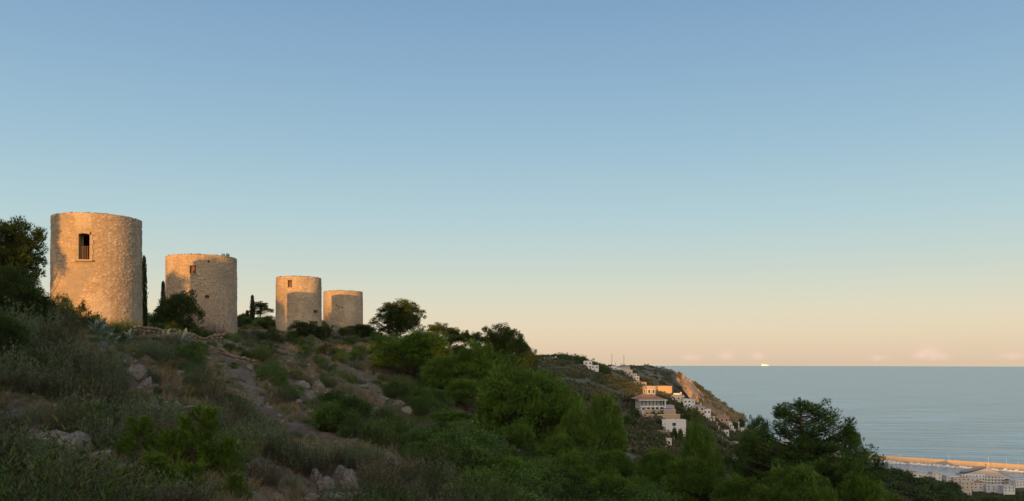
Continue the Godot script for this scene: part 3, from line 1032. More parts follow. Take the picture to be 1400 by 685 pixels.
	for k in 3:
		proto("mastic", "mastic_shrub", "shrub", woody({"lobes": [[Vector3(0, 0.65, 0), Vector3(0.85, 0.6, 0.85)], [Vector3(0.35 - 0.3 * k, 0.85, 0.2), Vector3(0.5, 0.45, 0.5)]], "clumps": 64, "clump": 0.22, "tufts": 26, "kind": "leaf", "per": 4, "len": 0.052, "col": lin(0.048, 0.086, 0.022) * [0.62, 1.0, 1.35][k], "col2": lin(0.076, 0.122, 0.030) * [0.62, 1.0, 1.35][k], "girth": 0.05, "limbs": 0.4, "inner": 0.4, "open_below": false}), Vector2(1.35, 2.0))
	for k in 2:
		proto("dark_bush", "evergreen_bush", "shrub", woody({"lobes": [[Vector3(0, 1.7, 0), Vector3(1.9, 1.6, 1.9)], [Vector3(-0.6, 2.4, 0.2 + 0.3 * k), Vector3(1.1, 0.9, 1.1)]], "clumps": 120, "clump": 0.42, "tufts": 30, "kind": "leaf", "per": 4, "len": 0.15, "col": lin(0.035, 0.052, 0.019), "col2": lin(0.058, 0.081, 0.028), "girth": 0.09, "limbs": 0.4, "inner": 0.45, "open_below": false}), Vector2(3.4, 4.0))
	for k in 3:
		proto("rosemary", "rosemary_bush", "shrub", brush(0.85, 0.8, 150, 8, 0.07, 0.016, lin(0.074, 0.096, 0.055) * [0.65, 1.0, 1.4][k], lin(0.112, 0.14, 0.082) * [0.65, 1.0, 1.4][k]), Vector2(0.9, 1.5))
	for k in 3:
		proto("heather", "heather_bush", "shrub", brush(0.7, 0.8, 150, 8, 0.06, 0.015, lin(0.095, 0.084, 0.06) * [0.6, 1.0, 1.35][k], lin(0.145, 0.126, 0.088) * [0.6, 1.0, 1.35][k]), Vector2(0.75, 1.5))
	for k in 3:
		proto("broom", "broom_bush", "shrub", brush(1.1, 0.7, 150, 9, 0.12, 0.013, lin(0.060, 0.088, 0.028) * [0.65, 1.0, 1.3][k], lin(0.095, 0.126, 0.042) * [0.65, 1.0, 1.3][k], 0.35), Vector2(1.15, 1.3))
	proto("cypress", "cypress_tree", "tree", cypress(7.0, 0.5, 1500), Vector2(7.2, 1.5))
	for k in 3:
		proto("far_tree", "leafy_tree", "tree", woody({"lobes": [[Vector3(0, 4.4, 0), Vector3(4.0, 3.4, 4.0)], [Vector3(1.5 - k, 6.0, 0.8), Vector3(2.4, 1.9, 2.4)]], "clumps": 46, "clump": 1.3, "tufts": 16, "kind": "leaf", "per": 2, "len": 0.85, "col": lin(0.038, 0.061, 0.026), "col2": lin(0.061, 0.090, 0.035), "trunk": 1.0, "girth": 0.3, "limbs": 0.3, "inner": 0.4}), Vector2(9.6, 10.5))
	for k in 6:
		meshes["rock%d" % k] = rock_mesh(k * 7 + 2, 0.28, [0.7, 0.85, 0.55, 0.75, 0.6, 0.9][k])
	for k in 3:
		meshes["cobble%d" % k] = rock_mesh(k * 5 + 40, 0.2, 0.7, 6)
	meshes.grass_dry = grass_tuft(26, 0.5, 0.013, lin(0.175, 0.135, 0.07), lin(0.25, 0.195, 0.105))
	meshes.grass_green = grass_tuft(26, 0.4, 0.014, lin(0.065, 0.1, 0.03), lin(0.105, 0.135, 0.05))
	var g := Geo.new()
	for k in 26:
		var p := rand_dir() * 0.75
		p.y = absf(p.y) * 0.8
		leaf_spray(g, p, (p + Vector3.UP * 0.4).normalized(), 3, 0.55, 0.7, lin(1, 1, 1), 0.25)
	meshes.scrub = g.mesh()

func stuff_of(called: String, mesh: Mesh, m: Material, places: Array, label: String, category: String, tints := []) -> void:
	if places.is_empty(): return
	var mm := MultiMesh.new()
	mm.transform_format = MultiMesh.TRANSFORM_3D
	mm.use_colors = not tints.is_empty()
	mm.mesh = mesh
	mm.instance_count = places.size()
	for i in places.size():
		mm.set_instance_transform(i, places[i])
		if tints: mm.set_instance_color(i, tints[i])
	var o := MultiMeshInstance3D.new()
	o.name = numbered(called)
	o.multimesh = mm
	o.material_override = m
	add_child(o)
	o.set_meta("kind", "stuff")
	tag(o, label, category)

func seen_pixel(p: Vector3) -> Vector2:
	return Vector2(CX + p.x / -p.z * F, HY - p.y / -p.z * F)

func visible_spot(p: Vector3, height: float) -> bool:
	var r := Vector2(p.x, p.z).length()
	var rise := (p.y + height) / r
	var s := 10.0
	while s < r * 0.97:
		var k := s / r
		if ground_y(p.x * k, -p.z * k) / s > rise: return false
		s *= 1.06
	return true

const LANDMARKS := [[131, 440, "the tallest tower"], [150, 462, "the agave row"], [240, 478, "the agave cluster"], [245, 460, "the long stone wall"], [322, 476, "the short terrace wall"], [275, 450, "the second tower"], [408, 450, "the third tower"], [469, 452, "the farthest tower"], [195, 530, "the pale upright crag"], [90, 612, "the pale outcrop"], [60, 520, "the corner pines"], [40, 570, "the dim edge pine"], [20, 660, "the flat dark corner rock"], [190, 625, "the uphill young pine"], [270, 610, "the tallest young pine"], [250, 560, "the flat pale rock"], [330, 615, "the rocks by the young pines"], [480, 660, "the large grey boulder"], [430, 678, "the half-buried rock"], [425, 540, "the mid-slope ledge"], [350, 530, "the upper footpath"], [415, 592, "the middle footpath"], [510, 640, "the lower footpath"], [540, 560, "the crag blocks"], [535, 595, "the bright rounded shrub"], [495, 530, "the flat mid-slope stone"], [440, 490, "the dry grass bank"], [520, 480, "the small soft pine"], [605, 535, "the rocks between the ridge pines"], [600, 590, "the low dark pine"], [690, 655, "the bright bottom pine"], [720, 620, "the largest round pine"], [600, 655, "the open lower slope"], [775, 650, "the dim bottom pine"], [830, 630, "the pine under the scrub hill"], [370, 640, "the slope-foot rocks"], [310, 570, "the bare bank"], [820, 690, "the broad dim pine"], [930, 690, "the broad bottom pine"]]

func place_word(q: Vector2) -> String:
	var best := 1e9
	var word := ""
	for l in LANDMARKS:
		var d := Vector2(q.x - l[0], (q.y - l[1]) * 1.4)
		if d.length() < best:
			best = d.length()
			var how := "right beside"
			if best > 14.0:
				if absf(d.y) > absf(d.x): how = "just below" if d.y > 0 else "just above"
				else: how = "towards the bay from" if d.x > 0 else "on the uphill side of"
			word = "%s %s" % [how, l[2]]
	return word

func size_word(k: float, mid: float) -> String:
	return "tiny" if k < mid * 0.6 else ("small" if k < mid else ("mid-sized" if k < mid * 1.6 else "large"))

var towers := []

func free_spot(x: float, z: float, room: float) -> bool:
	for t in towers:
		if Vector2(x - t.x, z - t.depth).length() < t.r + 0.4 + room * 0.5: return false
	return true

var keep := []      # things the brush must leave in sight: [column, row of the foot, half width, height, depth]

func keep_seen(p: Vector3, half_w: float, height: float) -> void:
	var q := seen_pixel(p)
	keep.append([q.x, q.y, half_w / -p.z * F, height / -p.z * F, -p.z])

func blocked(q: Vector2, half_w: float, height: float, depth: float) -> bool:
	for k in keep:
		if depth > k[4] + 0.3: continue
		if absf(q.x - k[0]) < (half_w + k[2]) * 0.8 and q.y - height < k[1] - k[3] * 0.25 and q.y > k[1] - k[3]: return true
	return false

func scatter_slope() -> void:
	for i in track.size() - 1:
		for s in 3:
			var m := track[i].lerp(track[i + 1], s / 3.0)
			if i > 0 and i < 6: keep_seen(on_ground(m.x, m.y), 0.5, 0.25)
	rng.seed = 77
	var kinds := ["mastic", "rosemary", "heather", "broom"]
	var words := {"mastic": "dark green mastic shrub", "rosemary": "grey-green rosemary bush", "heather": "brownish grey heather bush", "broom": "thin-stemmed broom bush"}
	var found := {}
	for k in kinds: found[k] = []
	var dry := []
	var green := []
	var cob := [[], [], []]
	var n := 0
	while n < 13500:
		n += 1
		var a := deg_to_rad(rng.randf_range(-34.0, 20.0))
		var r := sqrt(rng.randf_range(13.0 * 13.0, 150.0 * 150.0))
		if n < 5000: r = rng.randf_range(13.0, 70.0)
		var x := r * sin(a)
		var z := r * cos(a)
		var p := on_ground(x, z)
		if not visible_spot(p, 1.0): continue
		var q := seen_pixel(p)
		if q.y > 740 or q.x < -30: continue
		var pt := patches.get_noise_2d(x * 1.3 + 40.0, z * 1.3)
		var td := track_distance(x, z) if r < 90.0 else 9.0
		var pick := rng.randf()
		if td < 0.45 and pick < 0.8: 
			if pick < 0.12: cob[rng.randi() % 3].append(rock_at(p, rng.randf_range(0.06, 0.2)))
			continue
		if not free_spot(x, z, 0.5): continue
		var low := blocked(q, 0.6 / z * F, 0.75 / z * F, z)
		if low and blocked(q, 0.4 / z * F, 0.3 / z * F, z): continue
		# open ground of grass and stones in patches, brush in others
		var open := pt > (0.24 if q.x < 250 or q.x > 560 else 0.0)
		if q.x > 380 and q.x < 520 and q.y > 470 and q.y < 515: open = open or pick < 0.8
		if q.x > 190 and q.x < 300 and q.y > 478 and q.y < 530: open = open or pick < 0.6
		if open and rng.randf() < 0.72:
			var s := rng.randf_range(0.6, 1.3)
			var tr := Transform3D(Basis(Vector3.UP, rng.randf() * TAU).scaled(Vector3(s, s * rng.randf_range(0.8, 1.2), s)), p)
			if rng.randf() < 0.72: dry.append(tr)
			else: green.append(tr)
			for e in 2:
				var x2 := x + rng.randf_range(-0.7, 0.7)
				var z2 := z + rng.randf_range(-0.7, 0.7)
				dry.append(Transform3D(Basis(Vector3.UP, rng.randf() * TAU).scaled(Vector3.ONE * rng.randf_range(0.5, 1.1)), on_ground(x2, z2)))
			if rng.randf() < 0.35: cob[rng.randi() % 3].append(rock_at(on_ground(x + rng.randf_range(-1, 1), z + rng.randf_range(-1, 1)), rng.randf_range(0.06, 0.28)))
			continue
		var kind := "rosemary"
		var side := bumps.get_noise_2d(x * 0.35 + 9.0, z * 0.35)
		if q.x > 560 and side > -0.12: kind = "mastic" if pick < 0.45 else ("broom" if pick < 0.8 else "rosemary")
		elif side > 0.26: kind = "mastic" if pick < 0.8 else "broom"
		elif side < -0.1: kind = "heather" if pick < 0.5 else "rosemary"
		else: kind = "rosemary" if pick < 0.35 else ("broom" if pick < 0.68 else ("heather" if pick < 0.9 else "mastic"))
		if q.x < 340 and r < 42.0 and kind in ["broom", "mastic"] and rng.randf() < 0.8: kind = "rosemary" if rng.randf() < 0.6 else "heather"
		elif kind == "mastic" and r < 26.0: kind = "rosemary"
		var h: float = {"mastic": 0.85, "rosemary": 0.62, "heather": 0.52, "broom": 0.72}[kind] * (0.45 + 1.3 * pow(rng.randf(), 1.6)) * 1.12
		if low: h = minf(h, 0.32)
		elif q.x < 150 and r < 50: h *= 1.35
		if q.x > 620: h *= 1.3
		if r > 60 and q.x < 520: h *= 0.85
		found[kind].append([h / r, p, h, q, r])
	# thin cover of grass between the shrubs
	for k in 9000:
		var a := deg_to_rad(rng.randf_range(-33.0, 12.0))
		var r := rng.randf_range(13.0, 60.0) if k % 2 == 0 else sqrt(rng.randf_range(169.0, 115.0 * 115.0))
		var x := r * sin(a)
		var z := r * cos(a)
		if not free_spot(x, z, 0.0): continue
		if r < 80.0 and track_distance(x, z) < 0.75 + 0.3 * rng.randf(): continue
		var p := on_ground(x, z)
		if not visible_spot(p, 0.6): continue
		var s := rng.randf_range(0.35, 0.95)
		var tr := Transform3D(Basis(Vector3.UP, rng.randf() * TAU).scaled(Vector3(s * 1.3, s * rng.randf_range(0.7, 1.2), s * 1.3)), p)
		if patches.get_noise_2d(x * 0.8 - 30.0, z * 0.8) + rng.randf_range(-0.2, 0.2) > (0.02 if seen_pixel(p).x > 260.0 else 0.3): dry.append(tr)
		else: green.append(tr)
	for kind in kinds:
		var list: Array = found[kind]
		list.sort_custom(func(u, w): return u[0] > w[0])
		var rest := [[], [], []]
		for i in list.size():
			var e: Array = list[i]
			var w: float = e[2] * rng.randf_range(1.25, 1.9)
			if i < 290:
				put(kind, e[1] - Vector3(0, 0.05, 0), e[2], w, size_word(e[0] * F, 14.0) + " " + words[kind] + " " + place_word(e[3]), kind + " shrubs scattered over the slope")
			else:
				var v := rng.randi() % 3
				var nat: Vector2 = protos[kind][v].get_meta("natural")
				rest[v].append(Transform3D(Basis(Vector3.UP, rng.randf() * TAU).scaled(Vector3(w / nat.y, e[2] / nat.x, w / nat.y)), e[1] - Vector3(0, 0.05, 0)))
		for v in 3:
			var leafy: MeshInstance3D = protos[kind][v].get_child(protos[kind][v].get_child_count() - 1)
			stuff_of("undergrowth", leafy.mesh, M.leaf, rest[v], "low %s undergrowth covering the hillside, variety %s" % [{"mastic": "dark green leafy", "rosemary": "grey-green", "heather": "brownish grey", "broom": "thin-stemmed green"}[kind], ["in broad clumps", "in tight clumps", "in loose clumps"][v]], "undergrowth")
	stuff_of("dry_grass", meshes.grass_dry, M.grass, dry, "dry straw-coloured grass tufts on the open slope", "grass")
	stuff_of("green_grass", meshes.grass_green, M.grass, green, "short greenish grass tufts between the shrubs", "grass")
	for v in 3:
		stuff_of("loose_stones", meshes["cobble%d" % v], M.rock, cob[v], "%s pale limestone rubble lying along the footpath and slope" % ["angular", "flat", "rounded"][v], "rubble")
	print("slope: ", found.mastic.size(), " ", found.rosemary.size(), " ", found.heather.size(), " ", found.broom.size(), " grass ", dry.size() + green.size())

func rock_at(p: Vector3, s: float) -> Transform3D:
	var b := Basis.from_euler(Vector3(rng.randf_range(-0.4, 0.4), rng.randf() * TAU, rng.randf_range(-0.4, 0.4)))
	return Transform3D(b.scaled(Vector3(s * rng.randf_range(0.8, 1.4), s, s * rng.randf_range(0.8, 1.3))), p + Vector3(0, s * 0.2, 0))

func boulder(px: float, py: float, w_px: float, h_px: float, label: String, group := "pale limestone boulders on the slope") -> void:
	var p := hit(px, py)
	var depth := -p.z
	var w := w_px / F * depth * 0.46
	var h := h_px / F * depth * 0.62
	var o := MeshInstance3D.new()
	o.name = numbered("boulder")
	o.mesh = meshes["rock%d" % (rng.randi() % 6)]
	o.material_override = M.rock
	add_child(o)
	var b := Basis.from_euler(Vector3(rng.randf_range(-0.2, 0.2), rng.randf() * TAU, rng.randf_range(-0.2, 0.2)))
	o.transform = Transform3D(b.scaled(Vector3(w, h, w * rng.randf_range(0.7, 1.0))), p + Vector3(0, h * 0.12, 0))
	tag(o, label, "boulder", group)
	keep_seen(p, w, h * 1.2)

func make_rocks() -> void:
	rng.seed = 5
	for b in [
		[478, 668, 44, 42, "large grey boulder beside the footpath at the slope's foot"], [467, 648, 26, 20, "small rounded boulder behind the large grey one"], [447, 668, 40, 24, "low boulder lying against the large grey one"],
		[468, 683, 90, 16, "flat pale slab in front of the large grey boulder"], [432, 660, 24, 26, "leaning boulder half hidden by brush near the flat slab"], [425, 684, 36, 14, "half-buried rock at the bottom edge beside the slab"], [375, 684, 30, 16, "rounded rock poking from brush at the bottom edge"],
		[72, 604, 84, 44, "broad pale outcrop block in the dark brush below the tallest tower"], [104, 616, 66, 38, "pale outcrop block to the lower side of the broad one"], [138, 632, 60, 36, "lowest sloping block of the pale outcrop near the young pines"], [48, 606, 34, 28, "small end block of the pale outcrop"], [20, 662, 36, 10, "flat dark rock at the lower corner under brush"],
		[188, 520, 40, 30, "pale upright crag top on the slope under the agaves"], [200, 538, 32, 50, "pale upright crag face on the slope under the agaves"], [210, 552, 20, 18, "pale block at the foot of the upright crag"], [262, 560, 30, 10, "flat pale rock above the young pines"], [240, 556, 20, 10, "small flat rock beside the flat pale rock"], [333, 622, 18, 14, "pale rock to the side of the young pines"], [326, 608, 14, 10, "small pale rock above the one by the young pines"],
		[413, 530, 34, 18, "pale ledge block on the mid slope under the small towers"], [437, 534, 26, 24, "second pale ledge block on the mid slope"], [449, 540, 16, 20, "end block of the mid-slope ledge"], [425, 548, 26, 20, "lower block of the mid-slope ledge"], [407, 552, 18, 14, "low stone under the mid-slope ledge"], [424, 566, 22, 10, "flat stone below the mid-slope ledge"],
		[525, 552, 24, 22, "pale crag block on the slope beside the pines"], [545, 556, 26, 22, "sloping crag block on the slope beside the pines"], [556, 566, 22, 16, "lower crag block on the slope beside the pines"], [515, 562, 16, 10, "small stone beside the crag blocks"], [495, 530, 22, 10, "flat pale stone among brush on the mid slope"],
		[600, 528, 24, 14, "pale rock in the gap between the ridge pines"], [612, 540, 14, 18, "upright pale rock in the gap between the ridge pines"], [628, 548, 20, 14, "sloping rock in the gap between the ridge pines"], [590, 520, 14, 8, "small pale rock at the top of the gap"],
		[341, 505, 14, 12, "pale squarish stone by the upper footpath"], [308, 516, 8, 8, "small stone on the bare slope below the second tower"], [347, 516, 10, 8, "small stone beside the pale squarish one"], [460, 455, 16, 14, "pale rock at the foot of the farthest tower"], [392, 452, 22, 14, "pale rock mound at the foot of the third tower"]]:
		boulder(b[0], b[1], b[2], b[3], b[4])

func stone_wall(called: String, label: String, pts: Array, height: float, courses: int) -> void:
	# dry-stone wall: a row of stones for each course, pts are [column, row, depth]
	var line := []
	for p in pts:
		line.append(on_ground((p[0] - CX) / F * p[2], p[2]))
	for i in line.size() - 1:
		for s in 6: keep_seen(line[i].lerp(line[i + 1], s / 6.0), 0.8, height)
	var t := thing(called, label, "wall", line[0])
	for i in line.size() - 1:
		var a: Vector3 = line[i]
		var b: Vector3 = line[i + 1]
		var length := a.distance_to(b)
		var dir := (b - a).normalized()
		for c in courses:
			var s := 0.0
			while s < length:
				var w := rng.randf_range(0.26, 0.5)
				var ch := height / courses
				var p := a + dir * (s + w * 0.5)
				p.y = ground_y(p.x, -p.z) - 0.1 + ch * (c + 0.5)
				var o := part("stone", meshes["cobble%d" % (rng.randi() % 3)], M.rock_warm, t, p - line[0] + Vector3(0, 0, rng.randf_range(-0.05, 0.05)))
				o.rotation = Vector3(rng.randf_range(-0.15, 0.15), atan2(-dir.z, dir.x) + (PI if rng.randf() < 0.5 else 0.0), rng.randf_range(-0.1, 0.1))
				o.scale = Vector3(w * 0.68, ch * 0.95, 0.3)
				s += w
	
func agave_leaf(length: float) -> ArrayMesh:
	var g := Geo.new()
	var n := 6
	var prev := []
	for i in n + 1:
		var t := float(i) / n
		var w := length * 0.085 * sin(PI * clampf(0.22 + 0.78 * (1.0 - t), 0, 1)) * (1.0 if t < 0.95 else 0.2)
		var y := length * t * (0.96 - 0.1 * t)
		var z := length * 0.3 * t * t
		var cur := [Vector3(-w, y, z - w * 0.3), Vector3(0, y, z + w * 0.35), Vector3(w, y, z - w * 0.3)]
		if i > 0:
			var c := lin(0.15, 0.19, 0.15) if i < 5 else lin(0.18, 0.21, 0.16)
			g.quad(prev[0], prev[1], cur[1], cur[0], c)
			g.quad(prev[1], prev[2], cur[2], cur[1], c)
		prev = cur
	return g.mesh()

func agave(p: Vector3, size: float, label: String, group: String) -> void:
	keep_seen(p, 0.6 * size, size)
	var t := thing("agave", label, "agave", p, rng.randf() * TAU, group)
	for k in 15:
		var o := part("leaf", meshes.agave, M.waxy, t)
		var tilt := lerpf(0.05, 0.85, k / 14.0)
		o.transform = Transform3D((Basis(Vector3.UP, k * 2.4) * Basis(Vector3.RIGHT, tilt)).scaled(Vector3.ONE * size * rng.randf_range(0.75, 1.1)), Vector3(0, -0.03, 0))

func make_plants() -> void:
	rng.seed = 23
	var ridge := "pines on the falling ridge"
	# ridge pines, from the lone one beside the farthest tower down towards the bay
	put_seen("umbrella_pine", 543, 410, 70, 150, "lone flat-topped pine beside the farthest tower, its crown edge sunlit", ridge, 0, 0.0)
	put_seen("tall_pine", 598, 440, 50, 128, "open dark pine on the skyline, first after the lone flat-topped pine", ridge, 0)
	put_seen("tall_pine", 616, 444, 42, 132, "slim dark pine touching the first skyline pine", ridge, 1)
	put_seen("tall_pine", 636, 450, 26, 136, "thinnest dark pine in the skyline gap", ridge, 2)
	put_seen("tall_pine", 652, 450, 30, 136, "thin dark pine next to the thinnest one", ridge, 1)
	put_seen("umbrella_pine", 684, 443, 66, 118, "broad dark pine, highest of the skyline group nearest the far hill", ridge, 0, 2.0)
	put_seen("tall_pine", 708, 454, 46, 114, "dark round-headed pine at the end of the skyline group", ridge, 2)
	put_seen("tall_pine", 724, 474, 34, 110, "low dark pine below the end of the skyline group", ridge, 0)
	put_seen("tall_pine", 571, 452, 16, 126, "small sunlit pine top beside the lone flat-topped pine", ridge, 2)
	put_seen("tall_pine", 624, 470, 18, 120, "small yellow sunlit pine in the skyline gap", ridge, 0)
	# green pines in front of them
	var mid := "rounded green pines on the lower ridge"
	put_seen("round_pine", 562, 448, 126, 92, "broad soft green pine below the lone flat-topped pine", mid, 0)
	put_seen("round_pine", 525, 482, 44, 96, "small soft green pine at the uphill side of the broad one", mid, 1)
	put_seen("round_pine", 604, 482, 70, 84, "dark green pine between the two broad pines", mid, 2)
	put_seen("round_pine", 655, 462, 100, 84, "soft green pine in front of the skyline group", mid, 1)
	put_seen("round_pine", 680, 530, 60, 66, "low green pine at the uphill foot of the largest round pine", mid, 2)
	put_seen("round_pine", 724, 489, 166, 60, "largest round pine, bright green, before the far hill", mid, 0)
	put_seen("round_pine", 786, 545, 70, 56, "bright green pine lobe at the downhill foot of the largest round pine", mid, 1)
	put_seen("round_pine", 823, 530, 72, 72, "dark green pine between the largest round pine and the villas", mid, 2)
	put_seen("round_pine", 610, 560, 90, 62, "dark low pine on the lower slope beneath the ridge pines", mid, 1)
	put_seen("round_pine", 585, 530, 60, 72, "dark pine above the low dark pine on the lower slope", mid, 0)
	put_seen("round_pine", 640, 515, 74, 74, "dark pine between the soft green and the largest round pines", mid, 2)
	put_seen("round_pine", 700, 575, 70, 51, "low pine under the largest round pine's uphill edge", mid, 0)
	put_seen("round_pine", 762, 588, 66, 49, "low pine under the largest round pine's downhill edge", mid, 1)
	put_seen("round_pine", 640, 590, 70, 52, "low pine below the low dark pine on the lower slope", mid, 2)
	# pines low by the bay
	var low := "pines along the bottom towards the bay"
	put_seen("round_pine", 690, 622, 110, 36, "bright green young pine at the bottom below the largest round pine", low, 2)
	put_seen("round_pine", 655, 640, 60, 33, "small bright pine at the uphill side of the bottom one", low, 0)
	put_seen("round_pine", 775, 612, 90, 44, "dim green pine at the bottom beyond the bright young one", low, 1)
	put_seen("round_pine", 840, 612, 80, 50, "dim green pine under the far scrub hill", low, 2)
	put_seen("round_pine", 850, 640, 110, 40, "broad dim pine at the bottom below the villas", low, 0)
	put_seen("round_pine", 905, 608, 80, 48, "green pine below the white block house", low, 1)
	put_seen("round_pine", 958, 566, 64, 56, "dark dense pine just below the white block house", low, 0)
	put_seen("round_pine", 945, 620, 100, 42, "broad green pine at the bottom before the dense dark one", low, 2)
	put_seen("round_pine", 1012, 644, 100, 38, "green pine at the bottom beside the open pine", low, 1)
	put_seen("open_pine", 1098, 533, 215, 40, "open-branched pine standing out against the bay", low, 0, 0.0)
	put_seen("open_pine", 1036, 558, 76, 42, "slimmer open pine beside the one against the bay", low, 0, 2.2)
	put_seen("open_pine", 1168, 578, 90, 43, "lower open pine on the harbour side of the group", low, 0, 4.0)
	put_seen("round_pine", 1085, 630, 130, 36, "broad green pine at the bottom under the open pine", low, 2)
	put_seen("round_pine", 1165, 638, 110, 38, "low green pine at the bottom nearest the harbour", low, 0)
	put_seen("round_pine", 1215, 668, 70, 44, "lowest green pine at the bottom edge near the harbour", low, 1)
	# at the upper corner beside the tallest tower
	var corner := "trees at the slope's upper corner"
	put_seen("umbrella_pine", 8, 298, 108, 40, "dark leafy tree in the upper corner beside the tallest tower", corner, 0)
	put_seen("dark_pine", -10, 345, 130, 34, "dark green pine under the corner tree", corner, 0)
	put_seen("dark_pine", 36, 380, 76, 36, "low dark pine between the corner tree and the tallest tower", corner, 0)
	put_seen("dark_pine", -20, 420, 120, 28, "dim low pine at the picture's edge on the shaded slope", corner, 0)
	for b in [[82, 398, 40, 46], [112, 412, 36, 48], [60, 410, 50, 42], [134, 425, 30, 52], [100, 432, 44, 44], [20, 430, 60, 36], [70, 446, 50, 38], [160, 446, 26, 50], [40, 470, 60, 32], [118, 462, 50, 38]]:
		put_seen("mastic", b[0], b[1], b[2], b[3], "dark mastic shrub in the brush skyline before the tallest tower", "mastic shrubs before the tallest tower")
	# between and below the towers
	put_seen("cypress", 197, 349, 10, 78, "tall narrow cypress against the tallest tower's side")
	put_seen("cypress", 223, 384, 9, 82, "pointed cypress behind the round dark bush")
	put_seen("dark_bush", 246, 398, 58, 80, "round dark evergreen bush in front of the second tower", "", 0)
	put_seen("dark_bush", 222, 418, 34, 79, "smaller dark bush beside the round evergreen one", "", 1)
	put_seen("heather", 290, 434, 36, 80, "reddish brown shrub at the second tower's foot")
	put_seen("heather", 306, 440, 20, 79, "small reddish brown shrub at the second tower's outer foot")
	put_seen("cypress", 345, 403, 8, 116, "thin pointed cypress between the second and third towers")
	put_seen("cypress", 338, 424, 7, 114, "lower cypress beside the thin pointed one")
	put_seen("tall_pine", 356, 411, 36, 118, "small open tree beside the cypresses, between the towers")
	put_seen("dark_bush", 333, 436, 26, 108, "low dark bush below the thin cypress")
	put_seen("dark_bush", 364, 437, 28, 108, "low dark bush beside the third tower")
	put_seen("dark_bush", 414, 439, 40, 104, "round dark bush at the third tower's foot")
	put_seen("dark_bush", 441, 445, 26, 106, "dark bush between the third and farthest towers")
	put_seen("dark_bush", 488, 444, 50, 122, "wide dark bush at the farthest tower's foot")
	put_seen("dark_bush", 508, 454, 30, 124, "dark bush sloping down from the farthest tower")
	for b in [[365, 452, 40, 92], [372, 476, 46, 78], [360, 496, 40, 70], [408, 462, 26, 94], [450, 470, 40, 92], [490, 470, 36, 96], [470, 474, 26, 88], [352, 470, 30, 84], [205, 462, 40, 60], [285, 462, 22, 74], [300, 455, 26, 80], [318, 462, 22, 82]]:
		put_seen("mastic", b[0], b[1], b[2], b[3], "dark mastic shrub high on the slope under the towers", "mastic shrubs under the towers")
	put_seen("mastic", 540, 568, 60, 42, "bright rounded green shrub in the middle of the lower slope")
	for b in [[240, 452, 22, 84], [262, 450, 26, 83], [284, 448, 30, 82], [318, 452, 20, 84], [180, 446, 26, 62], [172, 452, 24, 58], [208, 452, 20, 70]]:
		put_seen("broom" if b[0] < 250 else "heather", b[0], b[1], b[2], b[3], "low brush along the stone wall below the second tower" if b[0] > 200 else "low brush at the tallest tower's outer foot", "brush around the tower feet")
	for b in [[304, 347.5, 7], [310, 349, 5]]:
		var tw: Dictionary = towers[1]
		var wx: float = (b[0] - CX) / F * (tw.depth - 1.5)
		put("broom", Vector3(wx, tw.top - 0.02, -(tw.depth - 1.2)), 0.4, 0.4, "%s weed growing on the second tower's rim" % ("larger" if b[2] > 6 else "smaller"), "weeds on the second tower's rim")
	# bright young pines near the camera
	var yp := "bright young pines near the camera"
	for b in [[190, 572, 60, 21, "feathery bright young pine, uphill one of the two tallest"], [272, 560, 84, 21, "feathery bright young pine, tallest of the two beside the path"], [232, 588, 40, 20.5, "slim young pine between the two tallest ones"], [312, 600, 44, 21, "thin young pine at the downhill side of the tallest"], [165, 640, 50, 18, "low young pine at the bottom edge, uphill end"], [262, 634, 60, 18, "low young pine at the bottom edge under the tallest"], [215, 622, 60, 18.5, "low young pine at the bottom edge, between its neighbours"], [322, 648, 40, 18.5, "small young pine at the bottom edge, downhill end"], [130, 655, 40, 17.5, "smallest young pine at the bottom edge, below the outcrop"]]:
		var yo := put_seen("young_pine", b[0], b[1], b[2] * 1.4, b[3], b[4], yp)
		keep_seen(yo.position + Vector3(0, 0.5, 0), b[2] / F * b[3] * 0.3, (b[3] / F) * 50.0)
	# agaves
	meshes.agave = agave_leaf(1.0)
	for b in [[133, 468, 46, "uppermost agave of the row under the tallest tower"], [143, 472, 47, ""], [150, 476, 48, ""], [158, 472, 52, ""], [166, 474, 52, ""], [174, 470, 54, "last agave of the row under the tallest tower"], [228, 480, 60, ""], [234, 482, 60, ""], [240, 480, 60, ""], [247, 482, 60, ""], [252, 478, 62, ""]]:
		var x: float = (b[0] - CX) / F * b[2]
		var group := "agaves under the tallest tower" if b[0] < 200 else "blue-green agaves below the stone wall"
		var label: String = b[3]
		if label == "": label = "blue-grey spiky agave in the row under the tallest tower" if b[0] < 200 else "blue-green spiky agave in the cluster below the stone wall"
		agave(on_ground(x, b[2]), 1.25, label, group)
	stone_wall("stone_wall", "long low dry-stone wall between the first two towers", [[183, 0, 64], [220, 0, 66], [262, 0, 68], [304, 0, 70]], 0.7, 3)
	stone_wall("stone_wall", "short dry-stone terrace wall below the second tower", [[300, 0, 62], [322, 0, 60], [345, 0, 60]], 0.38, 2)

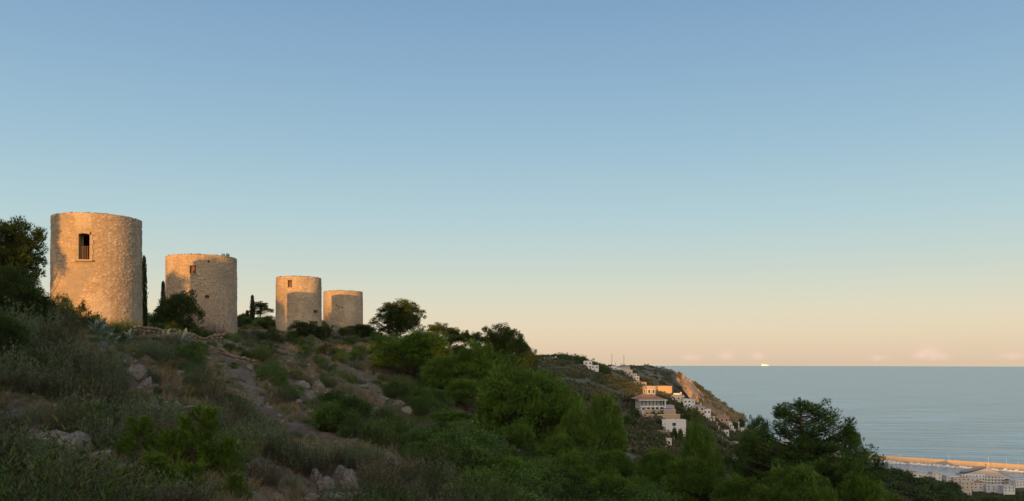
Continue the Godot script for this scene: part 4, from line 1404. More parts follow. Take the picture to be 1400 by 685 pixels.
func shade_trees() -> void:
	# unseen pines, rows on the hill behind the camera added for their shade, others beside the tallest tower; the low sun comes through between them
	rng.seed = 41
	var grp := "pines added for shade behind the viewpoint"
	var tan_s := tan(deg_to_rad(SUN_AZ))
	var z := -60.0
	var u := -42.0
	while u < 60.0:
		var x := u + z * tan_s
		put("round_pine", on_ground(x, z, 0.3), rng.randf_range(12.8, 14.2) if u < -33.0 else rng.randf_range(9.5, 12.5), 5.0 if u < -41.0 else rng.randf_range(8, 11), "unseen pine added for shade on the hill behind the viewpoint", grp)
		put("round_pine", on_ground(x + 2.0, z - 9.0, 0.3), rng.randf_range(12.8, 14.2) if u < -33.0 else rng.randf_range(9.5, 12.5), 5.0 if u < -41.0 else rng.randf_range(8, 11), "unseen pine added for shade on the hill behind the viewpoint", grp)
		u += 4.0
	for e in [[-40.9, 42, 10.8, 4.2], [-46, 36, 10.4, 5.5], [-49.5, 45, 11.5, 5], [-47.2, 47, 11.2, 4.0], [-55, 40, 12, 7], [-61, 38, 12, 8]]:
		put("tall_pine", on_ground(e[0], e[1], 0.3), e[2], e[3], "pine on the plateau beside the tallest tower, outside the view", "pines on the plateau")

func far_vegetation() -> void:
	rng.seed = 61
	var places := []
	var tints := []
	var tries := 0
	while tries < 80000:
		tries += 1
		var a := deg_to_rad(rng.randf_range(-4.0, 31.0))
		var r := 230.0 * pow(11.0, rng.randf())
		var x := r * sin(a)
		var z := r * cos(a)
		var y := ground_y(x, z)
		if y < SEA + 3.0: continue
		var dn := patches.get_noise_2d(x * 0.2, z * 0.2)
		if rng.randf() > 0.5 + 1.6 * dn + 0.8 * patches.get_noise_2d(x * 0.05, z * 0.05): continue
		if not visible_spot(Vector3(x, y, -z), 3.0): continue
		var s := rng.randf_range(0.8, 2.0) * (1.0 if r < 900 else 1.9)
		if rng.randf() < 0.12: s *= 1.7
		places.append(Transform3D(Basis(Vector3.UP, rng.randf() * TAU).scaled(Vector3(s, s * rng.randf_range(0.6, 1.0), s)), Vector3(x, y, -z)))
		var c := lin(0.045, 0.062, 0.03).lerp(lin(0.12, 0.118, 0.078), rng.randf() if r < 900 else rng.randf() * 0.7)
		tints.append(c)
	stuff_of("hillside_scrub", meshes.scrub, M.leaf, places, "low dark scrub dotted over the far hillside and headland", "scrub", tints)
	print("far scrub ", places.size())
	# the wooded top of the far hill
	for k in 90:
		var px := rng.randf_range(722, 832)
		var t := (px - 722) / 110.0
		var top := 490.0 - 8.5 * pow(sin(PI * clampf(t * 0.85 + 0.16, 0, 1)), 0.8) + rng.randf_range(0, 3.0)
		if px > 800: top = lerpf(489, 500, (px - 800) / 32.0) + rng.randf_range(0, 2)
		var depth := rng.randf_range(705, 790)
		put_seen("far_tree", px, top, rng.randf_range(10, 17), depth, "dark tree in the wood on the far hill, %s" % ("behind the white gabled house" if px < 752 else ("at the wood's crown" if px < 785 else ("above the white cubic house" if px < 812 else "at the wood's seaward end"))), "trees on the far hilltop", -1, -1.0, 1.0)
	for k in 14:
		put_seen("far_tree", rng.randf_range(832, 862), rng.randf_range(499, 502), rng.randf_range(7, 12), rng.randf_range(905, 940), "dark low tree below the far masts", "trees below the masts", -1, -1.0, 1.0)
	# trees among the villas
	for b in [[866, 556, 22, 350, "dark tree in front of the terraced villa's end"], [858, 566, 20, 340, "dark tree on the scrub slope before the terraced villa"], [919, 536, 9, 535, "sunlit bushy tree beside the orange-lit building"], [930, 556, 14, 380, "dark tree between the villa pool and the white stepped house"], [940, 562, 16, 370, "dark tree above the white block house"], [952, 566, 16, 420, "dark tree before the grey-roofed house"], [922, 580, 9, 334, "small tree before the white block house's face"], [930, 582, 9, 332, "second small tree before the white block house's face"], [968, 570, 14, 470, "dark tree between the grey-roofed and the pink houses"], [1004, 572, 14, 760, "dark tree above the shore houses"], [1014, 568, 12, 800, "dark tree at the headland foot"]]:
		put_seen("far_tree", b[0], b[1], b[2], b[3], b[4], "trees among the villas", -1, -1.0, 0.5)
	# trees of the harbour town
	for k in 230:
		var px := rng.randf_range(1185, 1420)
		var depth := rng.randf_range(480, 985)
		var x := (px - CX) / F * depth
		var p := on_ground(x, depth, 0.5)
		var limit := lerpf(636, 652, clampf((px - 1215) / 80.0, 0, 1)) if px < 1300 else lerpf(652, 676, clampf((px - 1300) / 14.0, 0, 1))
		var h := minf(rng.randf_range(8, 13), (HY - limit - rng.randf_range(0, 4)) / F * depth - p.y)
		if h < 3.0: continue
		put("far_tree", p, h, rng.randf_range(11, 18), "%s dark tree of the harbour town, %s, %s" % [size_word(h, 7.0), "nearest the water" if depth > 860 else ("in its middle" if depth > 660 else "at its near edge"), "towards the open pine" if px < 1250 else ("before the harbour building" if px > 1310 else "halfway along")], "trees of the harbour town")
	for k in 26:
		var depth := rng.randf_range(600, 1000)
		var x := (rng.randf_range(1022, 1180) - CX) / F * depth
		put("far_tree", on_ground(x, depth, 0.5), rng.randf_range(6, 11), rng.randf_range(8, 14), "dark tree among the shore houses behind the open pine", "trees among the shore houses")

# ---------------------------------------------------------------- buildings
func window_part(t: Node3D, where: Vector3, turn: float, w: float, h: float, frame: Color, glass := Color(0.05, 0.06, 0.075)) -> void:
	var key := "win%.2f_%.2f_%s" % [w, h, frame.to_html()]
	if not meshes.has(key):
		var g := Geo.new()
		for s in [-1.0, 1.0]:
			g.box(Vector3(s * (w * 0.5 + 0.06), 0, 0), Vector3(0.12, h + 0.24, 0.16), frame)
			g.box(Vector3(0, s * (h * 0.5 + 0.06), 0), Vector3(w, 0.12, 0.16), frame)
		meshes[key] = g.mesh()
		var p := Geo.new()
		p.box(Vector3(0, 0, 0), Vector3(w, h, 0.06), glass)
		meshes[key + "p"] = p.mesh()
	var o := part("window", meshes[key], M.plain, t, where, turn)
	part("pane", meshes[key + "p"], M.glass, o)

# roof: "flat" with a parapet, "gable", "hip"
func house(called: String, label: String, px: float, base_row: float, depth: float, size: Vector3, turn: float, roof: String, wall: Color, tiles: Color, rows: int, cols: int, group := "", frame := Color(0.7, 0.7, 0.68)) -> Node3D:
	var where := at(px, base_row, depth)
	where.y = maxf(where.y, ground_y(where.x, depth) - 0.4)
	var t := thing(called, label, "house", where, turn, group)
	house_body(t, Vector3.ZERO, size, roof, wall, tiles, rows, cols, frame)
	return t

func house_body(t: Node3D, off: Vector3, size: Vector3, roof: String, wall: Color, tiles: Color, rows: int, cols: int, frame := Color(0.7, 0.7, 0.68)) -> void:
	var g := Geo.new()
	var deep := 2.4
	g.box(off + Vector3(0, (size.y - deep) * 0.5, 0), Vector3(size.x, size.y + deep, size.z), wall, 0.0, 0.0)
	part("wall", g.mesh(), M.wall, t)
	var r := Geo.new()
	var top := off.y + size.y
	var e := 0.5
	var x := size.x * 0.5 + e
	var z := size.z * 0.5 + e
	if roof == "flat":
		for s in [-1.0, 1.0]:
			r.box(off + Vector3(0, size.y + 0.25, s * (size.z * 0.5 - 0.1)), Vector3(size.x + 0.1, 0.5, 0.3), wall)
			r.box(off + Vector3(s * (size.x * 0.5 - 0.1), size.y + 0.25, 0), Vector3(0.3, 0.5, size.z - 0.5), wall)
		r.box(off + Vector3(0, size.y + 0.06, 0), Vector3(size.x - 0.5, 0.12, size.z - 0.5), tiles)
	else:
		var rise := minf(size.x, size.z) * 0.2
		var in_x := x if roof == "gable" else maxf(x - z, 0.2)
		var a := Vector3(off.x - x, top, off.z + z)
		var b := Vector3(off.x + x, top, off.z + z)
		var c := Vector3(off.x + x, top, off.z - z)
		var d := Vector3(off.x - x, top, off.z - z)
		var m := Vector3(off.x - in_x, top + rise, off.z)
		var n := Vector3(off.x + in_x, top + rise, off.z)
		r.quad(a, b, n, m, tiles)
		r.quad(c, d, m, n, tiles)
		r.tri(b, c, n, tiles)
		r.tri(d, a, m, tiles)
		r.quad(d, c, b, a, wall)
		r.box(off + Vector3(0, size.y + 0.001 - 0.14, size.z * 0.5 + e * 0.5), Vector3(size.x + 2 * e, 0.25, e), wall)
	var ro := part("roof", r.mesh(), M.wall, t)
	if roof != "flat":
		var ch := Geo.new()
		ch.box(off + Vector3(size.x * 0.22, size.y + 1.0, -size.z * 0.12), Vector3(0.8, 2.0, 0.8), wall)
		part("chimney", ch.mesh(), M.wall, ro)
	for j in rows:
		for i in cols:
			var w := minf(1.5, size.x / cols * 0.5)
			var h := minf(1.5, size.y / rows * 0.5)
			window_part(t, off + Vector3(size.x * ((i + 0.5) / cols - 0.5), size.y * (j + 0.52) / rows, size.z * 0.5 + 0.03), 0.0, w, h, frame)
	if rows > 0:
		for j in rows:
			window_part(t, off + Vector3(-size.x * 0.5 - 0.03, size.y * (j + 0.52) / rows, 0), -PI / 2, 1.2, minf(1.4, size.y / rows * 0.5), frame)

func slab(t: Node3D, called: String, where: Vector3, size: Vector3, col: Color, m: Material, turn := 0.0) -> MeshInstance3D:
	var g := Geo.new()
	g.box(Vector3.ZERO, size, col, 0.0, 0.0)
	return part(called, g.mesh(), m, t, where, turn)

func make_villas() -> void:
	rng.seed = 71
	var white := lin(0.72, 0.73, 0.74)
	var cream := lin(0.62, 0.55, 0.45)
	var tan_w := lin(0.50, 0.38, 0.25)
	var terra := lin(0.42, 0.24, 0.15)
	var greyr := lin(0.40, 0.37, 0.33)
	var k := 372.0 / F
	# the terraced villa
	var v := thing("villa", "two-storey terraced villa with terracotta roof, glazed upper floor and pool", "house", at(890, 561, 372), 0.12)
	slab(v, "wall", Vector3(0, 0.2, -4.0), Vector3(31 * k, 13 * k + 4.0, 7.0), cream, M.wall)
	slab(v, "balcony", Vector3(0, 5.5 * k, 1.4), Vector3(31.5 * k, 0.5, 3.4), white, M.wall)
	var rg := Geo.new()
	var e0 := 15.0 * k
	var rx := 20.0 * k
	rg.quad(Vector3(-rx, e0, 3.4), Vector3(rx, e0, 3.4), Vector3(rx - 6, e0 + 2.4, -4), Vector3(-rx + 4, e0 + 2.4, -4), terra)
	rg.quad(Vector3(rx, e0, -11), Vector3(-rx, e0, -11), Vector3(-rx + 4, e0 + 2.4, -4), Vector3(rx - 6, e0 + 2.4, -4), terra)
	rg.tri(Vector3(rx, e0, 3.4), Vector3(rx, e0, -11), Vector3(rx - 6, e0 + 2.4, -4), terra)
	rg.tri(Vector3(-rx, e0, -11), Vector3(-rx, e0, 3.4), Vector3(-rx + 4, e0 + 2.4, -4), terra)
	rg.quad(Vector3(-rx, e0 - 0.01, -11), Vector3(rx, e0 - 0.01, -11), Vector3(rx, e0 - 0.01, 3.4), Vector3(-rx, e0 - 0.01, 3.4), white)
	rg.box(Vector3(0, e0 - 0.2, 3.3), Vector3(rx * 2, 0.36, 0.25), white)
	part("roof", rg.mesh(), M.wall, v)
	for i in 6:
		slab(v, "column", Vector3((i - 2.5) * 6.3 * k, 2.4 * k, 2.7), Vector3(0.5, 5.4 * k, 0.5), white, M.wall)
		window_part(v, Vector3((i - 2.5) * 5.0 * k, 10.2 * k, 0.54), 0.0, 1.9, 2.3, white, Color(0.12, 0.16, 0.17))
		window_part(v, Vector3((i - 2.5) * 5.0 * k, 2.4 * k, 0.54), 0.0, 1.7, 2.0, white)
	slab(v, "porch_column", Vector3(17.5 * k, 7.0 * k, 2.6), Vector3(0.55, 14.6 * k, 0.55), white, M.wall)
	slab(v, "pool", Vector3(19.0 * k, 0.9, 3.2), Vector3(11 * k, 0.3, 4.5), lin(0.06, 0.13, 0.42), M.glossy)
	slab(v, "terrace", Vector3(4 * k, -0.9, 3.0), Vector3(44 * k, 2.6, 7.0), cream, M.wall)
	slab(v, "side_wing", Vector3(25 * k, 3.4 * k, -1.0), Vector3(13 * k, 7.5 * k, 5.0), lin(0.45, 0.42, 0.38), M.wall)
	# retaining walls below it
	for b in [[902, 567, 44, 2.0, 366, "upper tan retaining wall under the terraced villa"], [904, 573, 52, 1.8, 361, "middle tan retaining wall under the terraced villa"], [893, 580, 28, 1.8, 356, "lower tan retaining wall above the white block house"]]:
		var w := thing("retaining_wall", b[5], "wall", at(b[0], b[1], b[4]), 0.1, "retaining walls under the villa")
		slab(w, "wall", Vector3(0, b[3] * 0.2, 0), Vector3(b[2] / F * b[4], b[3] * 1.6, 0.8), tan_w, M.wall)
		slab(w, "coping", Vector3(0, b[3] + 0.1, 0), Vector3(b[2] / F * b[4] + 0.2, 0.25, 1.0), cream, M.wall)
	# neighbours
	house("villa", "tan flat-roofed building catching orange sunlight behind the villa", 906, 545, 540, Vector3(9.2, 5.9, 7), 0.25, "flat", lin(0.56, 0.40, 0.25), greyr, 0, 0)
	house("villa", "beige tower-like house at the uphill side of the orange-lit building", 887.5, 541, 377, Vector3(4.1, 3.7, 4), 0.3, "flat", lin(0.5, 0.42, 0.34), greyr, 1, 2)
	house("villa", "white block house with small windows, lowest below the terraces", 921, 593, 350, Vector3(9.3, 5.2, 6), -0.12, "flat", white, greyr, 2, 1)
	house("villa", "white stepped house downhill of the villa pool", 938, 556, 420, Vector3(3.8, 3.3, 4), 0.1, "flat", white, greyr, 2, 2)
	house("villa", "small white house beside the sunlit tree", 921, 550, 400, Vector3(2.0, 2.9, 3), 0.1, "flat", cream, greyr, 1, 1)
	house("villa", "small white cottage above the stepped house", 929, 548, 440, Vector3(3.4, 2.4, 3), 0.1, "gable", cream, greyr, 1, 2)
	house("villa", "house with broad grey roof on the downhill side", 954, 562, 450, Vector3(6.8, 2.2, 6), -0.25, "hip", cream, lin(0.42, 0.38, 0.33), 1, 3)
	house("villa", "pinkish house with flat roof near the headland foot", 987, 578, 540, Vector3(8, 3.6, 6), -0.2, "hip", lin(0.5, 0.31, 0.22), terra, 1, 3)
	house("villa", "small tan gatehouse by the low road", 914, 609, 325, Vector3(1.9, 2.2, 2.4), 0.0, "flat", cream, greyr, 1, 1)
	var rd := thing("boundary_wall", "reddish boundary wall running down beside the white block house", "wall", at(903, 594, 340), -0.9)
	slab(rd, "wall", Vector3(0, 0, 0), Vector3(9, 2.6, 0.5), lin(0.34, 0.25, 0.18), M.wall)
	slab(rd, "coping", Vector3(0, 1.4, 0), Vector3(9.2, 0.2, 0.7), cream, M.wall)
	var rl := thing("boundary_wall", "pale low wall along the road under the scrub slope", "wall", at(896, 611, 318), 0.0)
	slab(rl, "wall", Vector3(0, -0.6, 0), Vector3(8.6, 1.7, 0.5), lin(0.5, 0.46, 0.4), M.wall)
	slab(rl, "coping", Vector3(0, 0.35, 0), Vector3(8.8, 0.2, 0.7), cream, M.wall)
	# small houses stepping down the slope between the villas
	for b in [[846, 513, 885, "small white house below the seaward mast"], [859, 515, 890, "small cream house next along the shoulder"], [870, 519, 880, "small white house below the shoulder cottages"], [926, 544, 470, "small white house above the stepped one"], [946, 551, 470, "white cube house beside the stepped one"], [934, 563, 392, "low white house under the stepped one"], [948, 572, 398, "cream house under the grey-roofed one"], [966, 566, 470, "white house between the grey-roofed and pink ones"], [973, 574, 480, "small cream house uphill of the pink one"], [963, 580, 430, "white house below the dark dense trees"], [978, 588, 465, "cream house below the pink one"], [996, 584, 560, "white house seaward of the pink one"], [991, 594, 500, "small white house under the pink one"], [1000, 600, 520, "tallest white house of the shore cluster"], [1004, 611, 470, "cream house lowest in the shore cluster"], [994, 606, 470, "small white house beside the lowest cream one"]]:
		var sz: float = b[2] / F * rng.randf_range(8.0, 12.0)
		house("cottage", b[3], b[0], b[1], b[2], Vector3(sz, sz * rng.randf_range(0.42, 0.6), sz * 0.8), rng.randf_range(-0.4, 0.4), ["flat", "hip", "flat"][rng.randi() % 3], white if b[3].contains("white") else cream, terra if rng.randf() < 0.5 else greyr, 1, 2, "small houses down the slope")
	# hilltop houses
	house("villa", "white gabled house at the edge of the far hilltop wood", 742, 503, 700, Vector3(8.5, 4.2, 7), 0.3, "gable", white, lin(0.66, 0.66, 0.66), 1, 3)
	house("villa", "low white house downhill of the white gabled one", 757, 508, 690, Vector3(7.5, 3.4, 6), -0.1, "hip", white, lin(0.5, 0.47, 0.42), 1, 2)
	var hw := house("villa", "white two-storey cubic house with dark windows on the hilltop", 803.5, 504, 690, Vector3(6.3, 5.6, 6), 0.05, "flat", lin(0.78, 0.79, 0.8), greyr, 2, 2)
	house_body(hw, Vector3(5.2, 0, 0.6), Vector3(6.0, 2.3, 5), "flat", white, greyr, 1, 2)
	house("villa", "small white house under the far masts", 838, 511, 880, Vector3(6.0, 3.6, 6), 0.3, "flat", white, greyr, 1, 2)
	house("villa", "beige house with pitched roof at the hill's shoulder", 852, 518, 895, Vector3(11.5, 5.0, 9), 0.1, "gable", cream, lin(0.45, 0.4, 0.34), 1, 3)
	house("villa", "low beige house following down the shoulder", 864, 522, 885, Vector3(8.0, 3.4, 7), 0.3, "flat", lin(0.5, 0.43, 0.33), greyr, 1, 2)
	house("villa", "small tan house further down the shoulder", 876, 529, 800, Vector3(8.5, 4, 7), 0.3, "flat", tan_w, greyr, 1, 2)
	house("villa", "tan flat-roofed cottage above the terraced villa on the shoulder", 870, 526, 830, Vector3(6.0, 3.0, 6), 0.2, "flat", tan_w, greyr, 1, 2)
	for b in [[830, 516, 12, 0.5, 840, 0.35, "white garden wall on the far hill's shoulder"], [787, 503, 20, 2.0, 690, 0.0, "tan garden wall beside the white cubic house"], [868, 527, 22, 1.5, 840, -0.5, "tan terrace wall along the hill's shoulder"]]:
		var w := thing("garden_wall", b[6], "wall", at(b[0], b[1], b[4]), b[5])
		var c := white if b[6].begins_with("white") else tan_w
		slab(w, "wall", Vector3(0, 0, 0), Vector3(b[2] / F * b[4], 3.0 + b[3], 0.5), c, M.wall)
		slab(w, "coping", Vector3(0, 1.6 + b[3] * 0.5, 0), Vector3(b[2] / F * b[4] + 0.2, 0.2, 0.7), cream, M.wall)
	# masts
	for b in [[836.5, 484, 502, "taller lattice mast on the far hill"], [853, 485.5, 502, "second tall mast, seaward of the taller one"], [841.5, 496, 502, "short mast between the two tall ones"]]:
		var p := at(b[0], b[2], 900)
		var h: float = (b[2] - b[1]) / F * 900.0
		var t := thing("radio_mast", b[3], "mast", p, 0.0, "masts on the far hill")
		for s in 3:
			var a := TAU * s / 3
			var g := Geo.new()
			g.tube([Vector3(cos(a) * 0.3, -4, sin(a) * 0.3), Vector3(cos(a) * 0.2, h, sin(a) * 0.2)], [0.09, 0.08], 5, lin(0.2, 0.19, 0.19))
			part("leg", g.mesh(), M.plain, t)
		var gb := Geo.new()
		var y := 0.0
		var q := 0
		while y < h:
			var a0 := TAU * (q % 3) / 3
			var a1 := TAU * ((q + 1) % 3) / 3
			gb.tube([Vector3(cos(a0) * 0.27, y, sin(a0) * 0.27), Vector3(cos(a1) * 0.27, y + 0.9, sin(a1) * 0.27)], [0.04, 0.04], 4, lin(0.2, 0.19, 0.19))
			y += 0.45; q += 1
		part("bracing", gb.mesh(), M.plain, t)
		var ga := Geo.new()
		ga.tube([Vector3(0, h - 0.5, 0), Vector3(0, h + 1.2, 0)], [0.06, 0.04], 5, lin(0.3, 0.28, 0.27))
		part("antenna", ga.mesh(), M.plain, t)

func make_town() -> void:
	rng.seed = 83
	var white := lin(0.70, 0.70, 0.70)
	var cream := lin(0.60, 0.53, 0.44)
	var terra := lin(0.40, 0.24, 0.16)
	var greyr := lin(0.42, 0.4, 0.37)
	var n := 0
	# shore houses at the foot of the headland, seen beside and through the open pine
	for b in [[1003, 584, 800, 9, 4.5], [1000, 600, 720, 8, 5], [1008, 606, 700, 9, 6], [998, 612, 680, 8, 5], [1015, 592, 760, 8, 4], [1022, 604, 720, 9, 5], [1035, 598, 760, 10, 5], [1048, 606, 740, 8, 5], [1040, 618, 690, 10, 5], [1058, 622, 680, 12, 6], [1060, 636, 640, 9, 5], [1036, 634, 640, 10, 5], [1072, 610, 760, 9, 5], [1010, 622, 650, 9, 5]]:
		house("shore_house", "%s house in the cluster behind the open pine, seaward of the pink one" % ["white flat-roofed", "cream flat-roofed", "white tile-roofed"][n % 3], b[0], b[1], b[2], Vector3(b[3], b[4], 7), rng.randf_range(-0.4, 0.4), "hip" if n % 3 == 2 else "flat", cream if n % 3 == 1 else white, terra if n % 3 == 2 else greyr, 2, 3, "shore houses under the headland")
		n += 1
	# roofs between the trees of the harbour town
	n = 0
	for b in [[1215, 648, 960, 16], [1216, 656, 900, 14], [1240, 653, 940, 24], [1252, 654, 930, 16], [1262, 657, 930, 14], [1278, 655, 940, 10], [1300, 659, 940, 16], [1312, 661, 935, 18], [1328, 662, 940, 14], [1235, 675, 760, 18], [1246, 670, 790, 14], [1262, 682, 720, 22], [1296, 682, 720, 20], [1310, 684, 710, 18], [1225, 664, 840, 12], [1395, 664, 945, 22], [1290, 658, 950, 12], [1338, 668, 900, 14], [1360, 670, 890, 18], [1322, 668, 890, 12], [1376, 672, 870, 12]]:
		house("town_house", "%s house between the dark trees of the harbour town" % ["white", "cream", "white tile-roofed"][n % 3], b[0], b[1], b[2], Vector3(b[3], rng.randf_range(5, 7.5), 9), rng.randf_range(-0.5, 0.5), "hip" if n % 3 == 2 else "flat", cream if n % 3 == 1 else white, terra if n % 5 == 2 else lin(0.55, 0.52, 0.47), 2, maxi(2, int(b[3] / 4.0)), "houses of the harbour town")
		n += 1
	# the large stepped building on the quay
	var t := thing("harbour_building", "large white stepped building with long brown sloping roof on the quay", "building", at(1348, 665, 965), -0.12)
	var m := 965.0 / F
	house_body(t, Vector3(-20 * m, 0, 0), Vector3(30 * m, 17 * m, 16), "flat", lin(0.76, 0.77, 0.8), greyr, 4, 7)
	house_body(t, Vector3(8 * m, 0, -3), Vector3(26 * m, 15 * m, 16), "flat", lin(0.66, 0.67, 0.7), greyr, 4, 6)
	house_body(t, Vector3(28 * m, 0, 2), Vector3(16 * m, 9 * m, 14), "flat", cream, greyr, 2, 4)
	house_body(t, Vector3(-42 * m, 0, 4), Vector3(14 * m, 8 * m, 12), "flat", white, greyr, 2, 3)
	var rg := Geo.new()
	var peak := Vector3(0 * m, 26 * m, -3)
	rg.quad(Vector3(-32 * m, 19.5 * m, 7), peak + Vector3(0, 0, 7), peak + Vector3(0, 0, -9), Vector3(-32 * m, 19.5 * m, -9), lin(0.42, 0.36, 0.33))
	rg.quad(peak + Vector3(0, 0, 7), Vector3(38 * m, 11 * m, 5), Vector3(38 * m, 11 * m, -9), peak + Vector3(0, 0, -9), lin(0.34, 0.25, 0.21))
	rg.tri(Vector3(-32 * m, 17.3 * m, 6.9), Vector3(34 * m, 12 * m, 5), peak + Vector3(0, -0.3, 6.9), lin(0.5, 0.46, 0.43))
	rg.tri(Vector3(34 * m, 12 * m, -8.8), Vector3(-32 * m, 17.3 * m, -8.8), peak + Vector3(0, -0.3, -8.8), lin(0.5, 0.46, 0.43))
	part("sloping_roof", rg.mesh(), M.wall, t)
	slab(t, "chimney", Vector3(0, 27.5 * m, 0), Vector3(1.2, 5.0, 1.2), lin(0.3, 0.28, 0.27), M.wall)
	for j in 3:
		slab(t, "balcony", Vector3(-20 * m, (4.5 + j * 4.2) * m, 8.9), Vector3(29 * m, 1.0, 1.6), white, M.wall)
	for j in 3:
		slab(t, "balcony", Vector3(8 * m, (4.0 + j * 3.7) * m, 5.9), Vector3(25 * m, 1.0, 1.6), white, M.wall)
	# breakwater: armour, quay and a high wave wall
	var a := Vector2(440, 1262)
	var b2 := Vector2(760, 1010)
	var dir := (b2 - a).normalized()
	var nor := Vector2(-dir.y, dir.x)      # towards the open sea
	if nor.y < 0: nor = -nor
	var mid := (a + b2) * 0.5
	var bw := thing("breakwater", "long breakwater with a high wave wall closing the harbour", "breakwater", Vector3(mid.x, SEA, -mid.y), atan2(dir.y, dir.x))
	var length := a.distance_to(b2)
	slab(bw, "quay", Vector3(0, 0.6, 0), Vector3(length, 2.4, 9), lin(0.42, 0.37, 0.3), M.wall)
	var segs := 24
	for i in segs:
		slab(bw, "wave_wall", Vector3(-length * 0.5 + length * (i + 0.5) / segs, 4.6, -3.2), Vector3(length / segs - 0.12, 6.8, 2.6), jit(lin(0.50, 0.42, 0.32), 0.06), M.wall)
	var ga := Geo.new()
	for i in 500:
		var s := rng.randf_range(1.6, 3.2)
		ga.box(Vector3(rng.randf_range(-0.5, 0.5) * length, rng.randf_range(0.0, 3.5), -6.5 - rng.randf() * 6.0), Vector3(s, s * 0.8, s), jit(lin(0.36, 0.33, 0.29), 0.2), rng.randf() * 3.0, 0.3)
	var armour := part("rock_armour", ga.mesh(), M.wall, bw)
	armour.set_meta("kind", "stuff")
	# boats moored along it
	var hull := Geo.new()
	var L := 5.2
	var sec := []
	for i in 7:
		var u := i / 6.0
		var w := 1.55 * pow(sin(PI * clampf(0.62 - 0.60 * u + 0.02, 0.0, 1.0)) , 0.7) if i < 6 else 0.02
		sec.append([Vector3(-L + 2 * L * u, -0.3, w * 0.6), Vector3(-L + 2 * L * u, 1.2 + 0.35 * u, w), Vector3(-L + 2 * L * u, 1.2 + 0.35 * u, -w), Vector3(-L + 2 * L * u, -0.3, -w * 0.6)])
	for i in 6:
		for k in 3:
			hull.quad(sec[i][k], sec[i + 1][k], sec[i + 1][k + 1], sec[i][k + 1], lin(0.75, 0.74, 0.72))
	hull.quad(sec[0][0], sec[0][1], sec[0][2], sec[0][3], lin(0.7, 0.7, 0.68))
	var cabin := Geo.new()
	cabin.box(Vector3(-0.4, 1.9, 0), Vector3(4.2, 1.3, 2.0), lin(0.78, 0.77, 0.75), 0.0, 0.3)
	var screen := Geo.new()
	screen.box(Vector3(1.2, 2.05, 0), Vector3(1.3, 0.6, 2.06), lin(0.05, 0.06, 0.08))
	var mast := Geo.new()
	mast.tube([Vector3(0.4, 1.2, 0), Vector3(0.4, 13.5, 0)], [0.1, 0.06], 5, lin(0.6, 0.6, 0.6))
	mast.tube([Vector3(0.4, 2.9, 0), Vector3(-3.6, 3.0, 0)], [0.1, 0.08], 5, lin(0.55, 0.5, 0.45))
	var hm := hull.mesh()
	var cm := cabin.mesh()
	var sm := screen.mesh()
	var mm := mast.mesh()
	for i in 84:
		var u := (i + rng.randf_range(0.1, 0.9)) / 84.0
		var q := a.lerp(b2, u) - nor * rng.randf_range(9.5, 11.0)
		if rng.randf() < 0.12: continue
		var sail := rng.randf() < 0.5
		var bt := thing("moored_boat", "white %s moored along the breakwater" % ("sailing boat with bare mast" if sail else "motor boat with low cabin"), "boat", Vector3(q.x, SEA, -q.y), atan2(nor.y, -nor.x) + PI + rng.randf_range(-0.12, 0.12), "boats along the breakwater")
		bt.scale = Vector3.ONE * rng.randf_range(0.75, 1.25)
		part("hull", hm, M.glossy, bt)
		part("cabin", cm, M.glossy, bt)
		part("windscreen", sm, M.glass, bt)
		if sail: part("mast", mm, M.metal, bt)
	# a freighter on the horizon
	var sp := Vector3((1046 - CX) / F * 36000.0, SEA - 36000.0 * 36000.0 / (2.0 * 6371000.0) - 1.0, -36000.0)
	var sh := thing("freighter", "white ship sailing on the horizon", "ship", sp, 0.15)
	var gh := Geo.new()
	for s in [-1.0, 1.0]:
		var f := [Vector3(-160, 0, s * 22), Vector3(130, 0, s * 22), Vector3(165, 0, 0), Vector3(170, 30, 0), Vector3(140, 28, s * 24), Vector3(-165, 28, s * 24)]
		if s > 0:
			gh.quad(f[0], f[1], f[4], f[5], lin(0.75, 0.7, 0.66)); gh.quad(f[1], f[2], f[3], f[4], lin(0.75, 0.7, 0.66))
		else:
			gh.quad(f[1], f[0], f[5], f[4], lin(0.75, 0.7, 0.66)); gh.quad(f[2], f[1], f[4], f[3], lin(0.75, 0.7, 0.66))
	gh.quad(Vector3(-165, 28, 24), Vector3(140, 28, 24), Vector3(140, 28, -24), Vector3(-165, 28, -24), lin(0.6, 0.5, 0.42))
	gh.quad(Vector3(-160, 0, -22), Vector3(-160, 0, 22), Vector3(-165, 28, 24), Vector3(-165, 28, -24), lin(0.7, 0.68, 0.65))
	part("hull", gh.mesh(), M.plain, sh)
	slab(sh, "bridge", Vector3(-125, 52, 0), Vector3(40, 48, 44), lin(0.8, 0.78, 0.76), M.plain)
	slab(sh, "deck_house", Vector3(-10, 42, 0), Vector3(180, 28, 42), lin(0.78, 0.72, 0.68), M.plain)
	slab(sh, "funnel", Vector3(-138, 86, 0), Vector3(14, 22, 12), lin(0.5, 0.3, 0.2), M.plain)

